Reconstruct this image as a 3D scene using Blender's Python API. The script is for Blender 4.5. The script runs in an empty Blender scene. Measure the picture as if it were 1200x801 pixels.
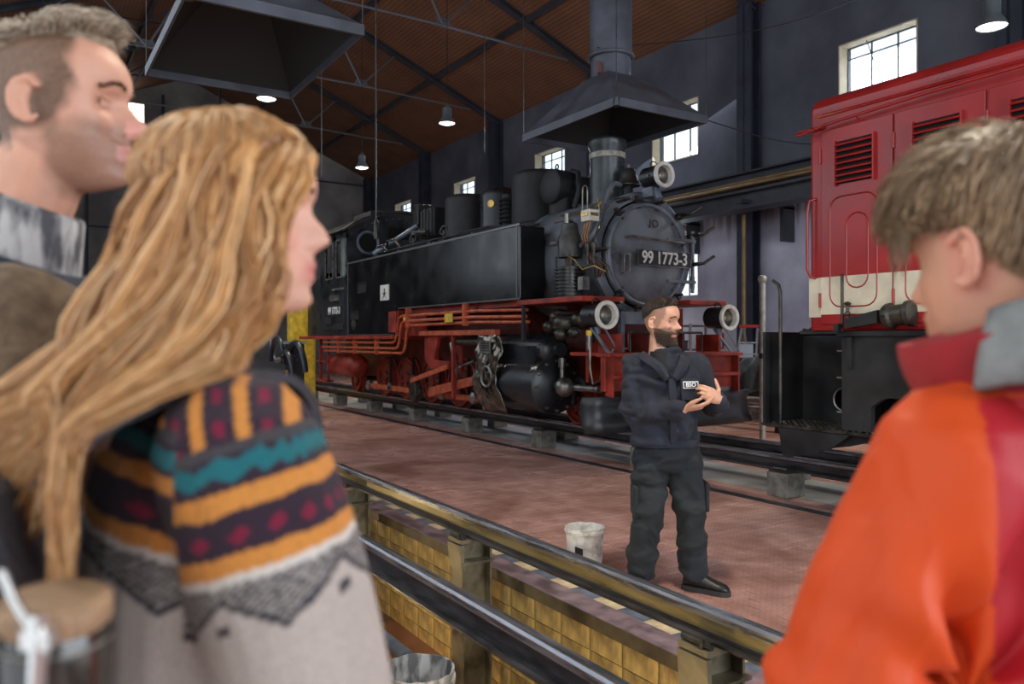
import bpy, bmesh, math, random
from mathutils import Vector, Matrix
sin, cos, pi = math.sin, math.cos, math.pi
R = math.radians
rnd = random.Random(7)
S = bpy.context.scene
COL = S.collection

# ---------------------------------------------------------------- camera
cd = bpy.data.cameras.new('camera'); cam = bpy.data.objects.new('camera', cd); COL.objects.link(cam)
cam.location = (0, 0, 1.53); cam.rotation_euler = (R(90), 0, R(57.8))
cd.lens = 27.6; cd.sensor_width = 36; cd.shift_y = -0.0021
cd.clip_start = 0.05; cd.clip_end = 200
cd.dof.use_dof = True; cd.dof.focus_distance = 5.6; cd.dof.aperture_fstop = 3.0
S.camera = cam

# ---------------------------------------------------------------- world, exposure
S.view_settings.view_transform = 'Standard'; S.view_settings.look = 'None'
S.view_settings.exposure = 0.12; S.view_settings.gamma = 1.0; S.view_settings.use_curve_mapping = False
W = bpy.data.worlds.new('sky'); S.world = W; W.use_nodes = True
bg = W.node_tree.nodes['Background']; bg.inputs[0].default_value = (0.80, 0.90, 1.0, 1); bg.inputs[1].default_value = 1.6

def area(name, loc, target, sx, sy, power, col):
    l = bpy.data.lights.new(name, 'AREA'); l.shape = 'RECTANGLE'; l.size = sx; l.size_y = sy
    l.energy = power; l.color = col
    o = bpy.data.objects.new(name, l); COL.objects.link(o); o.location = loc
    o.rotation_euler = (Vector(target) - Vector(loc)).to_track_quat('-Z', 'Y').to_euler()
    return o
# daylight through the open gates at the right end and the glazed doors of the near wall
area('gate_daylight', (4.6, 6.5, 3.0), (-8, 6.5, 1.5), 11, 5.0, 680, (0.86, 0.92, 1.0))
area('side_door_daylight', (-1.0, -2.1, 3.2), (-4, 6, 1.2), 7, 3.6, 40, (1.0, 0.82, 0.62))
area('side_windows_daylight', (-14, -2.0, 8.0), (-14, 12, 3.0), 20, 1.6, 260, (0.82, 0.88, 1.0))
area('far_windows_daylight', (-16, 15.1, 7.2), (-14, 6, 0), 20, 1.5, 420, (0.82, 0.88, 1.0))

# ---------------------------------------------------------------- materials
_M = {}
def mat(name, col=(.5, .5, .5), rough=.5, metal=0., noise=0., nscale=8., bump=0., bscale=40., col2=None, emit=0., spec=.5,
        rvar=0., sheen=0., stretch=None, detail=6., coat=0., sss=0., edge=(.35, .65)):
    if name in _M: return _M[name]
    m = bpy.data.materials.new(name); m.use_nodes = True; nt = m.node_tree; N = nt.nodes; L = nt.links
    b = N['Principled BSDF']
    b.inputs['Base Color'].default_value = (*col, 1); b.inputs['Roughness'].default_value = rough
    b.inputs['Metallic'].default_value = metal; b.inputs['Specular IOR Level'].default_value = spec
    if sheen: b.inputs['Sheen Weight'].default_value = sheen
    if coat: b.inputs['Coat Weight'].default_value = coat; b.inputs['Coat Roughness'].default_value = .15
    if sss:
        b.inputs['Subsurface Weight'].default_value = sss; b.inputs['Subsurface Radius'].default_value = (.6, .25, .15)
        b.inputs['Subsurface Scale'].default_value = .012
    if emit:
        b.inputs['Emission Color'].default_value = (*col, 1); b.inputs['Emission Strength'].default_value = emit
    if noise or bump or rvar or col2:
        tc = N.new('ShaderNodeTexCoord'); mp = N.new('ShaderNodeMapping'); L.new(tc.outputs['Object'], mp.inputs[0])
        if stretch: mp.inputs['Scale'].default_value = stretch
    if noise or rvar or col2:
        n = N.new('ShaderNodeTexNoise'); n.inputs['Scale'].default_value = nscale; n.inputs['Detail'].default_value = detail
        L.new(mp.outputs[0], n.inputs['Vector'])
        r = N.new('ShaderNodeValToRGB'); L.new(n.outputs['Fac'], r.inputs[0])
        r.color_ramp.elements[0].position = edge[0]; r.color_ramp.elements[1].position = edge[1]
        c2 = col2 or tuple(c * (1 - noise) for c in col)
        r.color_ramp.elements[0].color = (*c2, 1)
        r.color_ramp.elements[1].color = (*(tuple(min(1, c * (1 + noise * .6)) for c in col) if not col2 else col), 1)
        L.new(r.outputs[0], b.inputs['Base Color'])
        if rvar:
            mr = N.new('ShaderNodeMapRange'); L.new(n.outputs['Fac'], mr.inputs[0])
            mr.inputs['From Min'].default_value = .3; mr.inputs['From Max'].default_value = .7
            mr.inputs['To Min'].default_value = max(.05, rough - rvar); mr.inputs['To Max'].default_value = min(1, rough + rvar)
            L.new(mr.outputs[0], b.inputs['Roughness'])
    if bump:
        n2 = N.new('ShaderNodeTexNoise'); n2.inputs['Scale'].default_value = bscale; n2.inputs['Detail'].default_value = 4
        L.new(mp.outputs[0], n2.inputs['Vector'])
        bp = N.new('ShaderNodeBump'); bp.inputs['Strength'].default_value = bump; bp.inputs['Distance'].default_value = .01
        L.new(n2.outputs['Fac'], bp.inputs['Height']); L.new(bp.outputs[0], b.inputs['Normal'])
    _M[name] = m
    return m

def colmat(name, rough=.9, sheen=.0, bump=.4, bscale=300, sss=0., spec=.3, noise=.12, nscale=60):
    """colour comes from the 'Col' attribute: the knitted or printed pattern of the thing itself"""
    if name in _M: return _M[name]
    m = bpy.data.materials.new(name); m.use_nodes = True; nt = m.node_tree; N = nt.nodes; L = nt.links
    b = N['Principled BSDF']; b.inputs['Roughness'].default_value = rough; b.inputs['Sheen Weight'].default_value = sheen
    b.inputs['Specular IOR Level'].default_value = spec
    if sss:
        b.inputs['Subsurface Weight'].default_value = sss; b.inputs['Subsurface Radius'].default_value = (.6, .25, .15)
        b.inputs['Subsurface Scale'].default_value = .01
    at = N.new('ShaderNodeAttribute'); at.attribute_name = 'Col'
    tc = N.new('ShaderNodeTexCoord'); n = N.new('ShaderNodeTexNoise'); n.inputs['Scale'].default_value = nscale
    L.new(tc.outputs['Object'], n.inputs['Vector'])
    mr = N.new('ShaderNodeMapRange'); L.new(n.outputs['Fac'], mr.inputs[0])
    mr.inputs['To Min'].default_value = 1 - noise * 2; mr.inputs['To Max'].default_value = 1 + noise * 2
    mx = N.new('ShaderNodeVectorMath'); mx.operation = 'SCALE'; L.new(at.outputs['Color'], mx.inputs[0]); L.new(mr.outputs[0], mx.inputs['Scale'])
    L.new(mx.outputs[0], b.inputs['Base Color'])
    if bump:
        n2 = N.new('ShaderNodeTexNoise'); n2.inputs['Scale'].default_value = bscale; L.new(tc.outputs['Object'], n2.inputs['Vector'])
        bp = N.new('ShaderNodeBump'); bp.inputs['Strength'].default_value = bump; bp.inputs['Distance'].default_value = .003
        L.new(n2.outputs['Fac'], bp.inputs['Height']); L.new(bp.outputs[0], b.inputs['Normal'])
    _M[name] = m
    return m

# ---------------------------------------------------------------- mesh helpers (world coordinates in, local out)
_O = {}
def org(o):
    return _O.get(o.name, Vector((0, 0, 0))) if o else Vector((0, 0, 0))
def tag(o, label=None, cat=None, group=None, kind=None):
    if label: o['label'] = label
    if cat: o['category'] = cat
    if group: o['group'] = group
    if kind: o['kind'] = kind
    return o
def thing(name, label, cat, loc=(0, 0, 0), group=None):
    o = bpy.data.objects.new(name, None); COL.objects.link(o); o.location = loc; o.empty_display_size = .1
    _O[o.name] = Vector(loc)
    return tag(o, label, cat, group)

def basis(d):
    d = Vector(d).normalized()
    a = Vector((0, 0, 1)) if abs(d.z) < .95 else Vector((1, 0, 0))
    u = a.cross(d).normalized(); v = d.cross(u).normalized()
    return u, v, d

class MB:
    def __init__(s): s.v = []; s.f = []; s.c = []; s.k = []
    def _add(s, vs, fs, col=None):
        n = len(s.v); s.k.append((n, len(s.f))); s.v += [tuple(p) for p in vs]; s.f += [tuple(i + n for i in f) for f in fs]
        if col is not None:
            s.c += [col] * (len(s.v) - len(s.c)) if len(s.c) < len(s.v) else []
        return s
    def box(s, c, d, rot=None):
        x, y, z = d[0] / 2, d[1] / 2, d[2] / 2
        vs = [Vector((i * x, j * y, k * z)) for i in (-1, 1) for j in (-1, 1) for k in (-1, 1)]
        if rot is not None: vs = [rot @ p for p in vs]
        c = Vector(c)
        return s._add([p + c for p in vs], [(0, 1, 3, 2), (4, 6, 7, 5), (0, 4, 5, 1), (2, 3, 7, 6), (0, 2, 6, 4), (1, 5, 7, 3)])
    def bb(s, x0, x1, y0, y1, z0, z1):
        return s.box(((x0 + x1) / 2, (y0 + y1) / 2, (z0 + z1) / 2), (abs(x1 - x0), abs(y1 - y0), abs(z1 - z0)))
    def beam(s, p0, p1, w, h):
        p0 = Vector(p0); p1 = Vector(p1); u, v, d = basis(p1 - p0)
        a = [p0 + u * i * w / 2 + v * j * h / 2 for i, j in ((-1, -1), (1, -1), (1, 1), (-1, 1))]
        b = [p + (p1 - p0) for p in a]
        return s._add(a + b, [(3, 2, 1, 0), (4, 5, 6, 7)] + [(i, (i + 1) % 4, (i + 1) % 4 + 4, i + 4) for i in range(4)])
    def cyl(s, p0, p1, r0, r1=None, n=16, caps=True):
        r1 = r0 if r1 is None else r1
        p0 = Vector(p0); p1 = Vector(p1); u, v, d = basis(p1 - p0)
        a = [p0 + (u * cos(2 * pi * i / n) + v * sin(2 * pi * i / n)) * r0 for i in range(n)]
        b = [p1 + (u * cos(2 * pi * i / n) + v * sin(2 * pi * i / n)) * r1 for i in range(n)]
        fs = [(i, (i + 1) % n, (i + 1) % n + n, i + n) for i in range(n)]
        if caps: fs += [tuple(range(n - 1, -1, -1)), tuple(range(n, 2 * n))]
        return s._add(a + b, fs)
    def tube(s, pts, r, n=8, caps=True):
        pts = [Vector(p) for p in pts]; vs = []; fs = []
        rs = r if isinstance(r, (list, tuple)) else [r] * len(pts)
        pu = None
        for i, p in enumerate(pts):
            t = (pts[min(i + 1, len(pts) - 1)] - pts[max(i - 1, 0)])
            if t.length < 1e-9: t = Vector((0, 0, 1))
            t.normalize()
            if pu is None: u, v, _ = basis(t)
            else:
                u = pu - t * pu.dot(t)
                u = u.normalized() if u.length > 1e-6 else basis(t)[0]
                v = t.cross(u)
            pu = u
            vs += [p + (u * cos(2 * pi * k / n) + v * sin(2 * pi * k / n)) * rs[i] for k in range(n)]
        for i in range(len(pts) - 1):
            for k in range(n):
                fs.append((i * n + k, i * n + (k + 1) % n, (i + 1) * n + (k + 1) % n, (i + 1) * n + k))
        if caps: fs += [tuple(range(n - 1, -1, -1)), tuple(range((len(pts) - 1) * n, len(pts) * n))]
        return s._add(vs, fs)
    def lathe(s, prof, c, axis=(0, 0, 1), n=32, a0=0, a1=2 * pi):
        """prof: (radius, height) along axis"""
        c = Vector(c); u, v, d = basis(axis); full = abs(a1 - a0 - 2 * pi) < 1e-6
        m = n if full else n + 1; vs = []
        for (r, h) in prof:
            vs += [c + d * h + (u * cos(a0 + (a1 - a0) * i / n) + v * sin(a0 + (a1 - a0) * i / n)) * r for i in range(m)]
        fs = []
        for j in range(len(prof) - 1):
            for i in range(n):
                k = (i + 1) % m
                fs.append((j * m + i, j * m + k, (j + 1) * m + k, (j + 1) * m + i))
        return s._add(vs, fs)
    def prism(s, poly, axis, lo, hi):
        """poly in the two other axes (cyclic order kept as given), extruded along axis 0/1/2"""
        o = [i for i in range(3) if i != axis]; vs = []
        for h in (lo, hi):
            for a, b in poly:
                p = [0, 0, 0]; p[axis] = h; p[o[0]] = a; p[o[1]] = b; vs.append(p)
        n = len(poly)
        return s._add(vs, [tuple(range(n)), tuple(range(2 * n - 1, n - 1, -1))] + [(i, i + n, (i + 1) % n + n, (i + 1) % n) for i in range(n)])
    def ball(s, c, r, n=12, sc=(1, 1, 1)):
        c = Vector(c); vs = []; m = n // 2 + 1
        for j in range(m):
            t = pi * j / (m - 1)
            for i in range(n): vs.append(c + Vector((r * sc[0] * sin(t) * cos(2 * pi * i / n), r * sc[1] * sin(t) * sin(2 * pi * i / n), r * sc[2] * cos(t))))
        return s._add(vs, [(j * n + i, (j + 1) * n + i, (j + 1) * n + (i + 1) % n, j * n + (i + 1) % n) for j in range(m - 1) for i in range(n)])
    def torus(s, c, axis, Rr, r, n=32, m=8, a0=0, a1=2 * pi):
        c = Vector(c); u, v, d = basis(axis)
        k = n if abs(a1 - a0 - 2 * pi) < 1e-6 else n
        pts = [c + (u * cos(a0 + (a1 - a0) * i / k) + v * sin(a0 + (a1 - a0) * i / k)) * Rr for i in range(k + 1)]
        return s.tube(pts, r, m)
    def grid(s, rows, close=True, caps=False):
        m = len(rows[0]); vs = [p for r in rows for p in r]; fs = []
        for j in range(len(rows) - 1):
            for i in range(m if close else m - 1):
                k = (i + 1) % m
                fs.append((j * m + i, j * m + k, (j + 1) * m + k, (j + 1) * m + i))
        if caps: fs += [tuple(range(m - 1, -1, -1)), tuple(range((len(rows) - 1) * m, len(rows) * m))]
        return s._add(vs, fs)
    def build(s, name, m, parent=None, smooth=None, bevel=0, kind=None, label=None, each=False):
        if each and len(s.k) > 1:      # every primitive a piece of its own
            o = None; ks = s.k + [(len(s.v), len(s.f))]
            for (v0, f0), (v1, f1) in zip(ks, ks[1:]):
                q = MB(); q.v = s.v[v0:v1]; q.f = [tuple(i - v0 for i in f) for f in s.f[f0:f1]]; q.k = [(0, 0)]; o = q.build(name, m, parent, smooth, bevel, kind, label)
            return o
        me = bpy.data.meshes.new(name); o3 = org(parent)
        me.from_pydata([(p[0] - o3.x, p[1] - o3.y, p[2] - o3.z) for p in s.v], [], s.f)
        bm = bmesh.new(); bm.from_mesh(me); bmesh.ops.recalc_face_normals(bm, faces=bm.faces); bm.to_mesh(me); bm.free()
        if smooth is not None:
            me.shade_smooth(); me.set_sharp_from_angle(angle=R(smooth))
        me.materials.append(m)
        o = bpy.data.objects.new(name, me); COL.objects.link(o)
        if parent: o.parent = parent; _O[o.name] = o3
        if bevel:
            b = o.modifiers.new('b', 'BEVEL'); b.width = bevel; b.segments = 2; b.limit_method = 'ANGLE'; b.angle_limit = R(40)
        if kind: o['kind'] = kind
        if label: o['label'] = label
        return o

def copy_tree(o, parent=None):
    c = o.copy(); COL.objects.link(c)
    if parent: c.parent = parent
    for ch in list(o.children): copy_tree(ch, c)
    return c
def text(body, size, name, m, parent, loc, rot, ext=.002, align='CENTER', sx=1., bold=0.):
    c = bpy.data.curves.new(name, 'FONT'); c.body = body; c.size = size; c.extrude = ext; c.align_x = align; c.align_y = 'CENTER'; c.offset = bold
    t = bpy.data.objects.new(name, c); COL.objects.link(t)
    dg = bpy.context.evaluated_depsgraph_get(); me = bpy.data.meshes.new_from_object(t.evaluated_get(dg))
    bpy.data.objects.remove(t); me.name = name
    me.transform(Matrix.Translation(Vector(loc) - org(parent)) @ rot.to_4x4() @ Matrix.Diagonal((sx, 1, 1, 1)))
    me.materials.clear(); me.materials.append(m)
    o = bpy.data.objects.new(name, me); COL.objects.link(o)
    if parent: o.parent = parent
    return o

# ---------------------------------------------------------------- material set
m_black = mat('black_steel', (.014, .016, .02), .34, 0, .4, 3, .08, 12, rvar=.14)
m_tank = mat('black_gloss_paint', (.008, .008, .009), .22, 0, .35, 2.5, .12, 2.5, rvar=.08, coat=.1, spec=.35)
m_blackmatt = mat('sooty_black', (.012, .012, .014), .6, 0, .5, 6, .2, 30)
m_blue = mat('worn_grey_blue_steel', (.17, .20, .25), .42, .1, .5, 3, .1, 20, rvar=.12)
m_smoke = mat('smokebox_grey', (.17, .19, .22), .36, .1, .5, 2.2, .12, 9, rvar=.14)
m_wred = mat('sooty_wheel_red', (.20, .028, .015), .5, 0, .6, 6, .2, 30)
m_red = mat('loco_red', (.30, .030, .015), .45, 0, .5, 5, .1, 30, rvar=.1)
m_pipe = mat('orange_red_pipe', (.52, .11, .045), .42, 0, .35, 9, .1, 40)
m_steel = mat('bare_steel', (.26, .25, .23), .38, .8, .5, 9, .2, 40, rvar=.12)
m_darksteel = mat('greasy_steel', (.07, .065, .055), .36, .6, .5, 8, .3, 30, rvar=.12)
m_brass = mat('brass', (.55, .36, .10), .3, .9, .3, 20)
m_copper = mat('copper_pipe', (.48, .20, .08), .35, .9, .3, 20)
m_white = mat('white_enamel', (.72, .72, .66), .5, 0, .15, 12)
m_glass = mat('lens_glass', (.55, .55, .5), .08, .2, spec=.8)
m_num = mat('number_white', (.8, .8, .78), .5)
m_plate = mat('number_plate_black', (.02, .022, .024), .4)
m_yellow = mat('yellow_paint', (.65, .46, .04), .5, 0, .3, 9)
# ================================================================ THE SETTING
m_wall = None
def wall_mat():
    m = bpy.data.materials.new('two_tone_plaster'); m.use_nodes = True; N = m.node_tree.nodes; L = m.node_tree.links; b = N['Principled BSDF']
    b.inputs['Roughness'].default_value = .8
    tc = N.new('ShaderNodeTexCoord'); sep = N.new('ShaderNodeSeparateXYZ'); L.new(tc.outputs['Object'], sep.inputs[0])
    n1 = N.new('ShaderNodeTexNoise'); n1.inputs['Scale'].default_value = .7; n1.inputs['Detail'].default_value = 8; L.new(tc.outputs['Object'], n1.inputs['Vector'])
    mp = N.new('ShaderNodeMapping'); mp.inputs['Scale'].default_value = (5, 5, .35); L.new(tc.outputs['Object'], mp.inputs[0])
    n2 = N.new('ShaderNodeTexNoise'); n2.inputs['Scale'].default_value = 1.2; n2.inputs['Detail'].default_value = 6; L.new(mp.outputs[0], n2.inputs['Vector'])
    # tone change wanders in height with stretched noise: pale lavender render below, darker above
    ad = N.new('ShaderNodeMath'); ad.operation = 'MULTIPLY_ADD'; ad.inputs[1].default_value = 1.6; L.new(n2.outputs['Fac'], ad.inputs[0]); L.new(sep.outputs['Z'], ad.inputs[2])
    mr = N.new('ShaderNodeMapRange'); mr.inputs['From Min'].default_value = 5.0; mr.inputs['From Max'].default_value = 5.9; L.new(ad.outputs[0], mr.inputs[0])
    r = N.new('ShaderNodeValToRGB'); L.new(mr.outputs[0], r.inputs[0])
    e = r.color_ramp.elements; e[0].color = (.66, .67, .80, 1); e[1].color = (.115, .125, .155, 1); e[1].position = .7
    r2 = N.new('ShaderNodeValToRGB'); L.new(n1.outputs['Fac'], r2.inputs[0]); r2.color_ramp.elements[0].position = .3; r2.color_ramp.elements[1].position = .7
    r2.color_ramp.elements[0].color = (.55, .55, .6, 1); r2.color_ramp.elements[1].color = (1.2, 1.2, 1.2, 1)
    mx = N.new('ShaderNodeMix'); mx.data_type = 'RGBA'; mx.blend_type = 'MULTIPLY'; mx.inputs[0].default_value = 1
    L.new(r.outputs[0], mx.inputs[6]); L.new(r2.outputs[0], mx.inputs[7]); L.new(mx.outputs[2], b.inputs['Base Color'])
    return m
m_wall = wall_mat()
m_wall2 = mat('grey_concrete_panel', (.30, .295, .285), .8, 0, .45, .5, .1, 8)
m_pillar = mat('dark_pillar_steel', (.035, .042, .065), .55, 0, .3, 2)
m_reveal = mat('cream_window_reveal', (.55, .47, .33), .7, 0, .2, 3)
m_frame = mat('window_bar_dark', (.05, .05, .05), .5)
m_pane = mat('dusty_glass', (.9, .93, .95), .25, 0, .1, 6)
_pn = m_pane.node_tree.nodes['Principled BSDF']; _pn.inputs['Transmission Weight'].default_value = 1; _pn.inputs['IOR'].default_value = 1.05; _pn.inputs['Roughness'].default_value = .02
m_conc = mat('pale_dirty_concrete', (.33, .33, .32), .5, 0, .5, 1.4, .1, 20, rvar=.2)

# far wall with real openings
WY = 15.3; holes = []
for i in range(5):
    xr = -9.0 - 6 * i; holes.append((xr - 1.8, xr, 6.45, 8.0))
holes.append((-4.8, -3.0, 6.45, 8.0)); holes.append((-16.9, -15.0, 2.7, 4.5))
def wall_with_holes(name, x0, x1, z0, z1, y0, y1, holes, m):
    xs = sorted({x0, x1} | {h[0] for h in holes} | {h[1] for h in holes}); zs = sorted({z0, z1} | {h[2] for h in holes} | {h[3] for h in holes})
    b = MB()
    for i in range(len(xs) - 1):
        j0 = 0
        run = None
        for j in range(len(zs) - 1):
            cx_, cz_ = (xs[i] + xs[i + 1]) / 2, (zs[j] + zs[j + 1]) / 2
            inh = any(h[0] < cx_ < h[1] and h[2] < cz_ < h[3] for h in holes)
            if not inh:
                run = (run[0], zs[j + 1]) if run else (zs[j], zs[j + 1])
            if (inh or j == len(zs) - 2) and run:
                b.bb(xs[i], xs[i + 1], y0, y1, run[0], run[1]); run = None
    return b.build(name, m, kind='structure')
wall_with_holes('wall_far', -38.2, 5.2, -.05, 9.95, WY, WY + .45, holes, m_wall)
for k, (x0, x1, z0, z1) in enumerate(holes):
    t = thing('window_%d' % (k + 1), None, None, ((x0 + x1) / 2, WY + .3, z0)); t['kind'] = 'structure'
    b = MB()
    for q in range(3): b.bb(x0 + (x1 - x0) * q / 3, x0 + (x1 - x0) * (q + 1) / 3, WY + .30, WY + .31, z0, z1)
    b = MB()
    b.bb(x0, x1, WY + .28, WY + .33, z0, z0 + .05); b.bb(x0, x1, WY + .28, WY + .33, z1 - .05, z1)
    b.bb(x0, x0 + .05, WY + .28, WY + .33, z0, z1); b.bb(x1 - .05, x1, WY + .28, WY + .33, z0, z1)
    zz = z0 + (z1 - z0) * .82; b.bb(x0, x1, WY + .285, WY + .325, zz - .012, zz + .012)
    for q in (1, 2): xx = x0 + (x1 - x0) * q / 3; b.bb(xx - .012, xx + .012, WY + .285, WY + .325, z0, z1)
    b.build('window_frame', m_frame, t)
    for q in range(3): MB().bb(x0 + (x1 - x0) * q / 3 + .018, x0 + (x1 - x0) * (q + 1) / 3 - .018, WY + .30, WY + .306, z0 + .05, z1 - .05).build('pane', m_pane, t)
    b = MB(); b.bb(x0 - .002, x0 + .03, WY - .01, WY + .3, z0, z1); b.bb(x0, x1, WY - .01, WY + .3, z1 - .03, z1 + .002)
    b.bb(x1 - .03, x1 + .002, WY - .01, WY + .3, z0, z1); b.bb(x0, x1, WY - .01, WY + .3, z0 - .002, z0 + .03)
    b.build('window_reveal', m_reveal, t)
# gable wall at the left end, as concrete panels
b = MB(); b.prism([(-2.3, -.05), (15.7, -.05), (15.7, 9.7), (6.5, 13.6), (-2.3, 9.8)], 0, -38.4, -38.05)
wl = b.build('wall_left', m_wall2, kind='structure')
b = MB()
for y in (-.5, 2.5, 5.5, 8.5, 11.5): b.bb(-38.06, -37.98, y - .06, y + .06, 0, 9.6 + .41 * (8 - abs(y - 6.5)))
for z in (3.2, 6.4, 9.4): b.bb(-38.06, -38.0, -2.2, 15.2, z - .04, z + .04)
b.build('trim_1', m_pillar, kind='structure')
for k, (y, z) in enumerate([(3.6, 11.1), (4.4, 11.1)]):
    t = thing('window_%d' % (8 + k), None, None, (-38, y, z)); t['kind'] = 'structure'
    MB().bb(-38.04, -38.0, y - .36, y + .36, z - .05, z + .85).build('window_frame', m_reveal, t)
    for a in (0, 1):
        for c in (0, 1):
            MB().bb(-38.0, -37.98, y - .32 + a * .33, y - .01 + a * .33, z + c * .42, z + .38 + c * .42).build('pane', mat('daylit_frosted_pane', (1, .93, .8), .4, emit=2.2), t)
# near wall and gate wall behind the camera (open gates and door where the daylight comes in)
b = MB(); b.bb(-38.2, -24.5, -2.5, -2.3, 0, 9.8); b.bb(-24.5, 5, -2.5, -2.3, 6.6, 9.8); b.bb(-7.6, -4.8, -2.5, -2.3, 0, 6.6); b.bb(-24.5, -7.6, -2.5, -2.3, 0, 3.4); b.bb(2.6, 5, -2.5, -2.3, 0, 6.6)
b.build('wall_near', mat('dark_near_wall', (.05, .05, .055), .8, 0, .3, 1), kind='structure')  # unseen wall coloured dark so the engine tank reflects black
b = MB(); b.prism([(-2.3, 5.6), (15.7, 5.6), (15.7, 9.7), (6.5, 13.6), (-2.3, 9.8)], 0, 5.0, 5.2); b.bb(5, 5.2, -2.3, .9, 0, 5.6); b.bb(5, 5.2, 12.1, 15.7, 0, 5.6)
b.build('wall_right', m_wall, kind='structure')
# pillars
for k, x in enumerate([-13.1, -19.1, -25.1, -31.1, -37.6, -7.1, -1.1]):
    b = MB(); b.bb(x - .22, x + .22, WY - .12, WY - .08, 0, 9.7); b.bb(x - .22, x + .22, WY - .42, WY - .38, 0, 9.7); b.bb(x - .03, x + .03, WY - .42, WY, 0, 9.7)
    o = b.build('pillar', m_pillar); tag(o, None, 'pillar')
    o['label'] = {0: 'dark steel wall pillar right of the engine front, behind the stepladder', 1: 'dark wall pillar hidden behind the smoke duct', 2: 'dark wall pillar left of the smoke hood, between two windows',
        3: 'dark wall pillar between the two furthest windows', 4: 'dark pillar in the far left corner of the hall', 5: 'dark wall pillar behind the red engine cab', 6: 'dark wall pillar furthest right, behind the person in orange'}[k]
# ceiling: brown boards, rising to the ridge
def ceil_mat():
    m = bpy.data.materials.new('brown_ceiling_boards'); m.use_nodes = True; N = m.node_tree.nodes; L = m.node_tree.links; b = N['Principled BSDF']
    b.inputs['Roughness'].default_value = .6
    tc = N.new('ShaderNodeTexCoord'); wv = N.new('ShaderNodeTexWave'); wv.bands_direction = 'Y'; wv.inputs['Scale'].default_value = 2.6; wv.wave_profile = 'SAW'
    L.new(tc.outputs['Object'], wv.inputs[0])
    n = N.new('ShaderNodeTexNoise'); n.inputs['Scale'].default_value = 1.2; n.inputs['Detail'].default_value = 8; L.new(tc.outputs['Object'], n.inputs['Vector'])
    r = N.new('ShaderNodeValToRGB'); L.new(wv.outputs['Fac'], r.inputs[0]); e = r.color_ramp.elements
    e[0].color = (.018, .009, .006, 1); e[1].color = (.21, .10, .052, 1); e[1].position = .22
    r2 = N.new('ShaderNodeValToRGB'); L.new(n.outputs['Fac'], r2.inputs[0]); r2.color_ramp.elements[0].color = (.55, .5, .5, 1); r2.color_ramp.elements[1].color = (1.3, 1.3, 1.3, 1)
    mx = N.new('ShaderNodeMix'); mx.data_type = 'RGBA'; mx.blend_type = 'MULTIPLY'; mx.inputs[0].default_value = 1
    L.new(r.outputs[0], mx.inputs[6]); L.new(r2.outputs[0], mx.inputs[7]); L.new(mx.outputs[2], b.inputs['Base Color'])
    bp = N.new('ShaderNodeBump'); bp.inputs['Strength'].default_value = .6; bp.inputs['Distance'].default_value = .02; L.new(wv.outputs['Fac'], bp.inputs['Height']); L.new(bp.outputs[0], b.inputs['Normal'])
    return m
m_ceil = ceil_mat()
RZ, RY = 13.38, 6.5
def roofz(y): return RZ - .418 * abs(y - RY)
b = MB(); b.prism([(-2.6, roofz(-2.6)), (RY, RZ), (15.8, roofz(15.8)), (15.8, roofz(15.8) + .25), (RY, RZ + .25), (-2.6, roofz(-2.6) + .25)], 0, -38.4, 5.3)
b.build('ceiling', m_ceil, kind='structure')
m_raft = mat('dark_roof_steel', (.045, .048, .06), .5, 0, .3, 2)
m_rod = mat('galvanised_tie_rod', (.15, .16, .18), .45, .3)
where = ['nearest the camera', 'above the smoke hood over the engine', 'second behind the smoke hood', 'third behind the smoke hood', 'last before the end wall']
for k, x in enumerate([-7.1, -13.1, -19.1, -25.1, -31.1]):
    t = thing('roof_truss', 'dark steel roof truss with thin tie rods, ' + where[k], 'truss', (x, RY, 9.5))
    for s in (-1, 1):
        p0 = Vector((x, RY, RZ - .18)); p1 = Vector((x, RY + s * 8.7, roofz(RY + 8.7) - .18))
        MB().beam(p0, p1, .2, .05).beam(p0 + Vector((0, 0, .15)), p1 + Vector((0, 0, .15)), .2, .04).beam(p0 + Vector((0, 0, .08)), p1 + Vector((0, 0, .08)), .03, .2).build('rafter', m_raft, t)
    ys = [RY - 3.3, RY, RY + 3.3]; zt = 10.1
    b = MB(); b.tube([(x, RY - 7.5, roofz(RY - 7.5) - .3), (x, ys[0], zt), (x, ys[1], zt), (x, ys[2], zt), (x, RY + 7.5, roofz(RY + 7.5) - .3)], .035, 6); b.build('tie_rod', m_rod, t)
    for y in ys:
        for dy in ((-1.2, 1.2) if y != RY else (-.001, 0)):
            MB().tube([(x, y, zt), (x, y + dy, roofz(y + dy) - .2)], .035, 6).build('strut', m_rod, t)
        MB().prism([(y - .28, zt - .05), (y + .28, zt - .05), (y + .16, zt + .2), (y - .16, zt + .2)], 0, x - .01, x + .01).build('node_plate', m_rod, t)
for y, w in [(12.5, 'nearer the wall'), (9.4, 'halfway up'), (RY, 'at the ridge'), (3.6, 'above the near track'), (.6, 'lowest on the near slope')]:
    o = MB().bb(-38, 5, y - .05, y + .05, roofz(y) - .16, roofz(y) - .02).build('purlin', m_raft); tag(o, 'long dark roof purlin under the boards, ' + w, 'purlin')
for x in (-28, -34, -22):
    b = MB(); b.tube([(x - 3, RY - .2, roofz(RY) - .3), (x + 3, .8, roofz(.8) - .3)], .03, 5); b.tube([(x + 3, RY - .2, roofz(RY) - .3), (x - 3, .8, roofz(.8) - .3)], .03, 5)
    o = b.build('cross_brace', m_raft); tag(o, 'thin crossed bracing rods under the near roof slope, bay at %s' % {-28: 'the second last truss', -34: 'the end wall', -22: 'the middle truss'}[x], 'brace')

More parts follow.
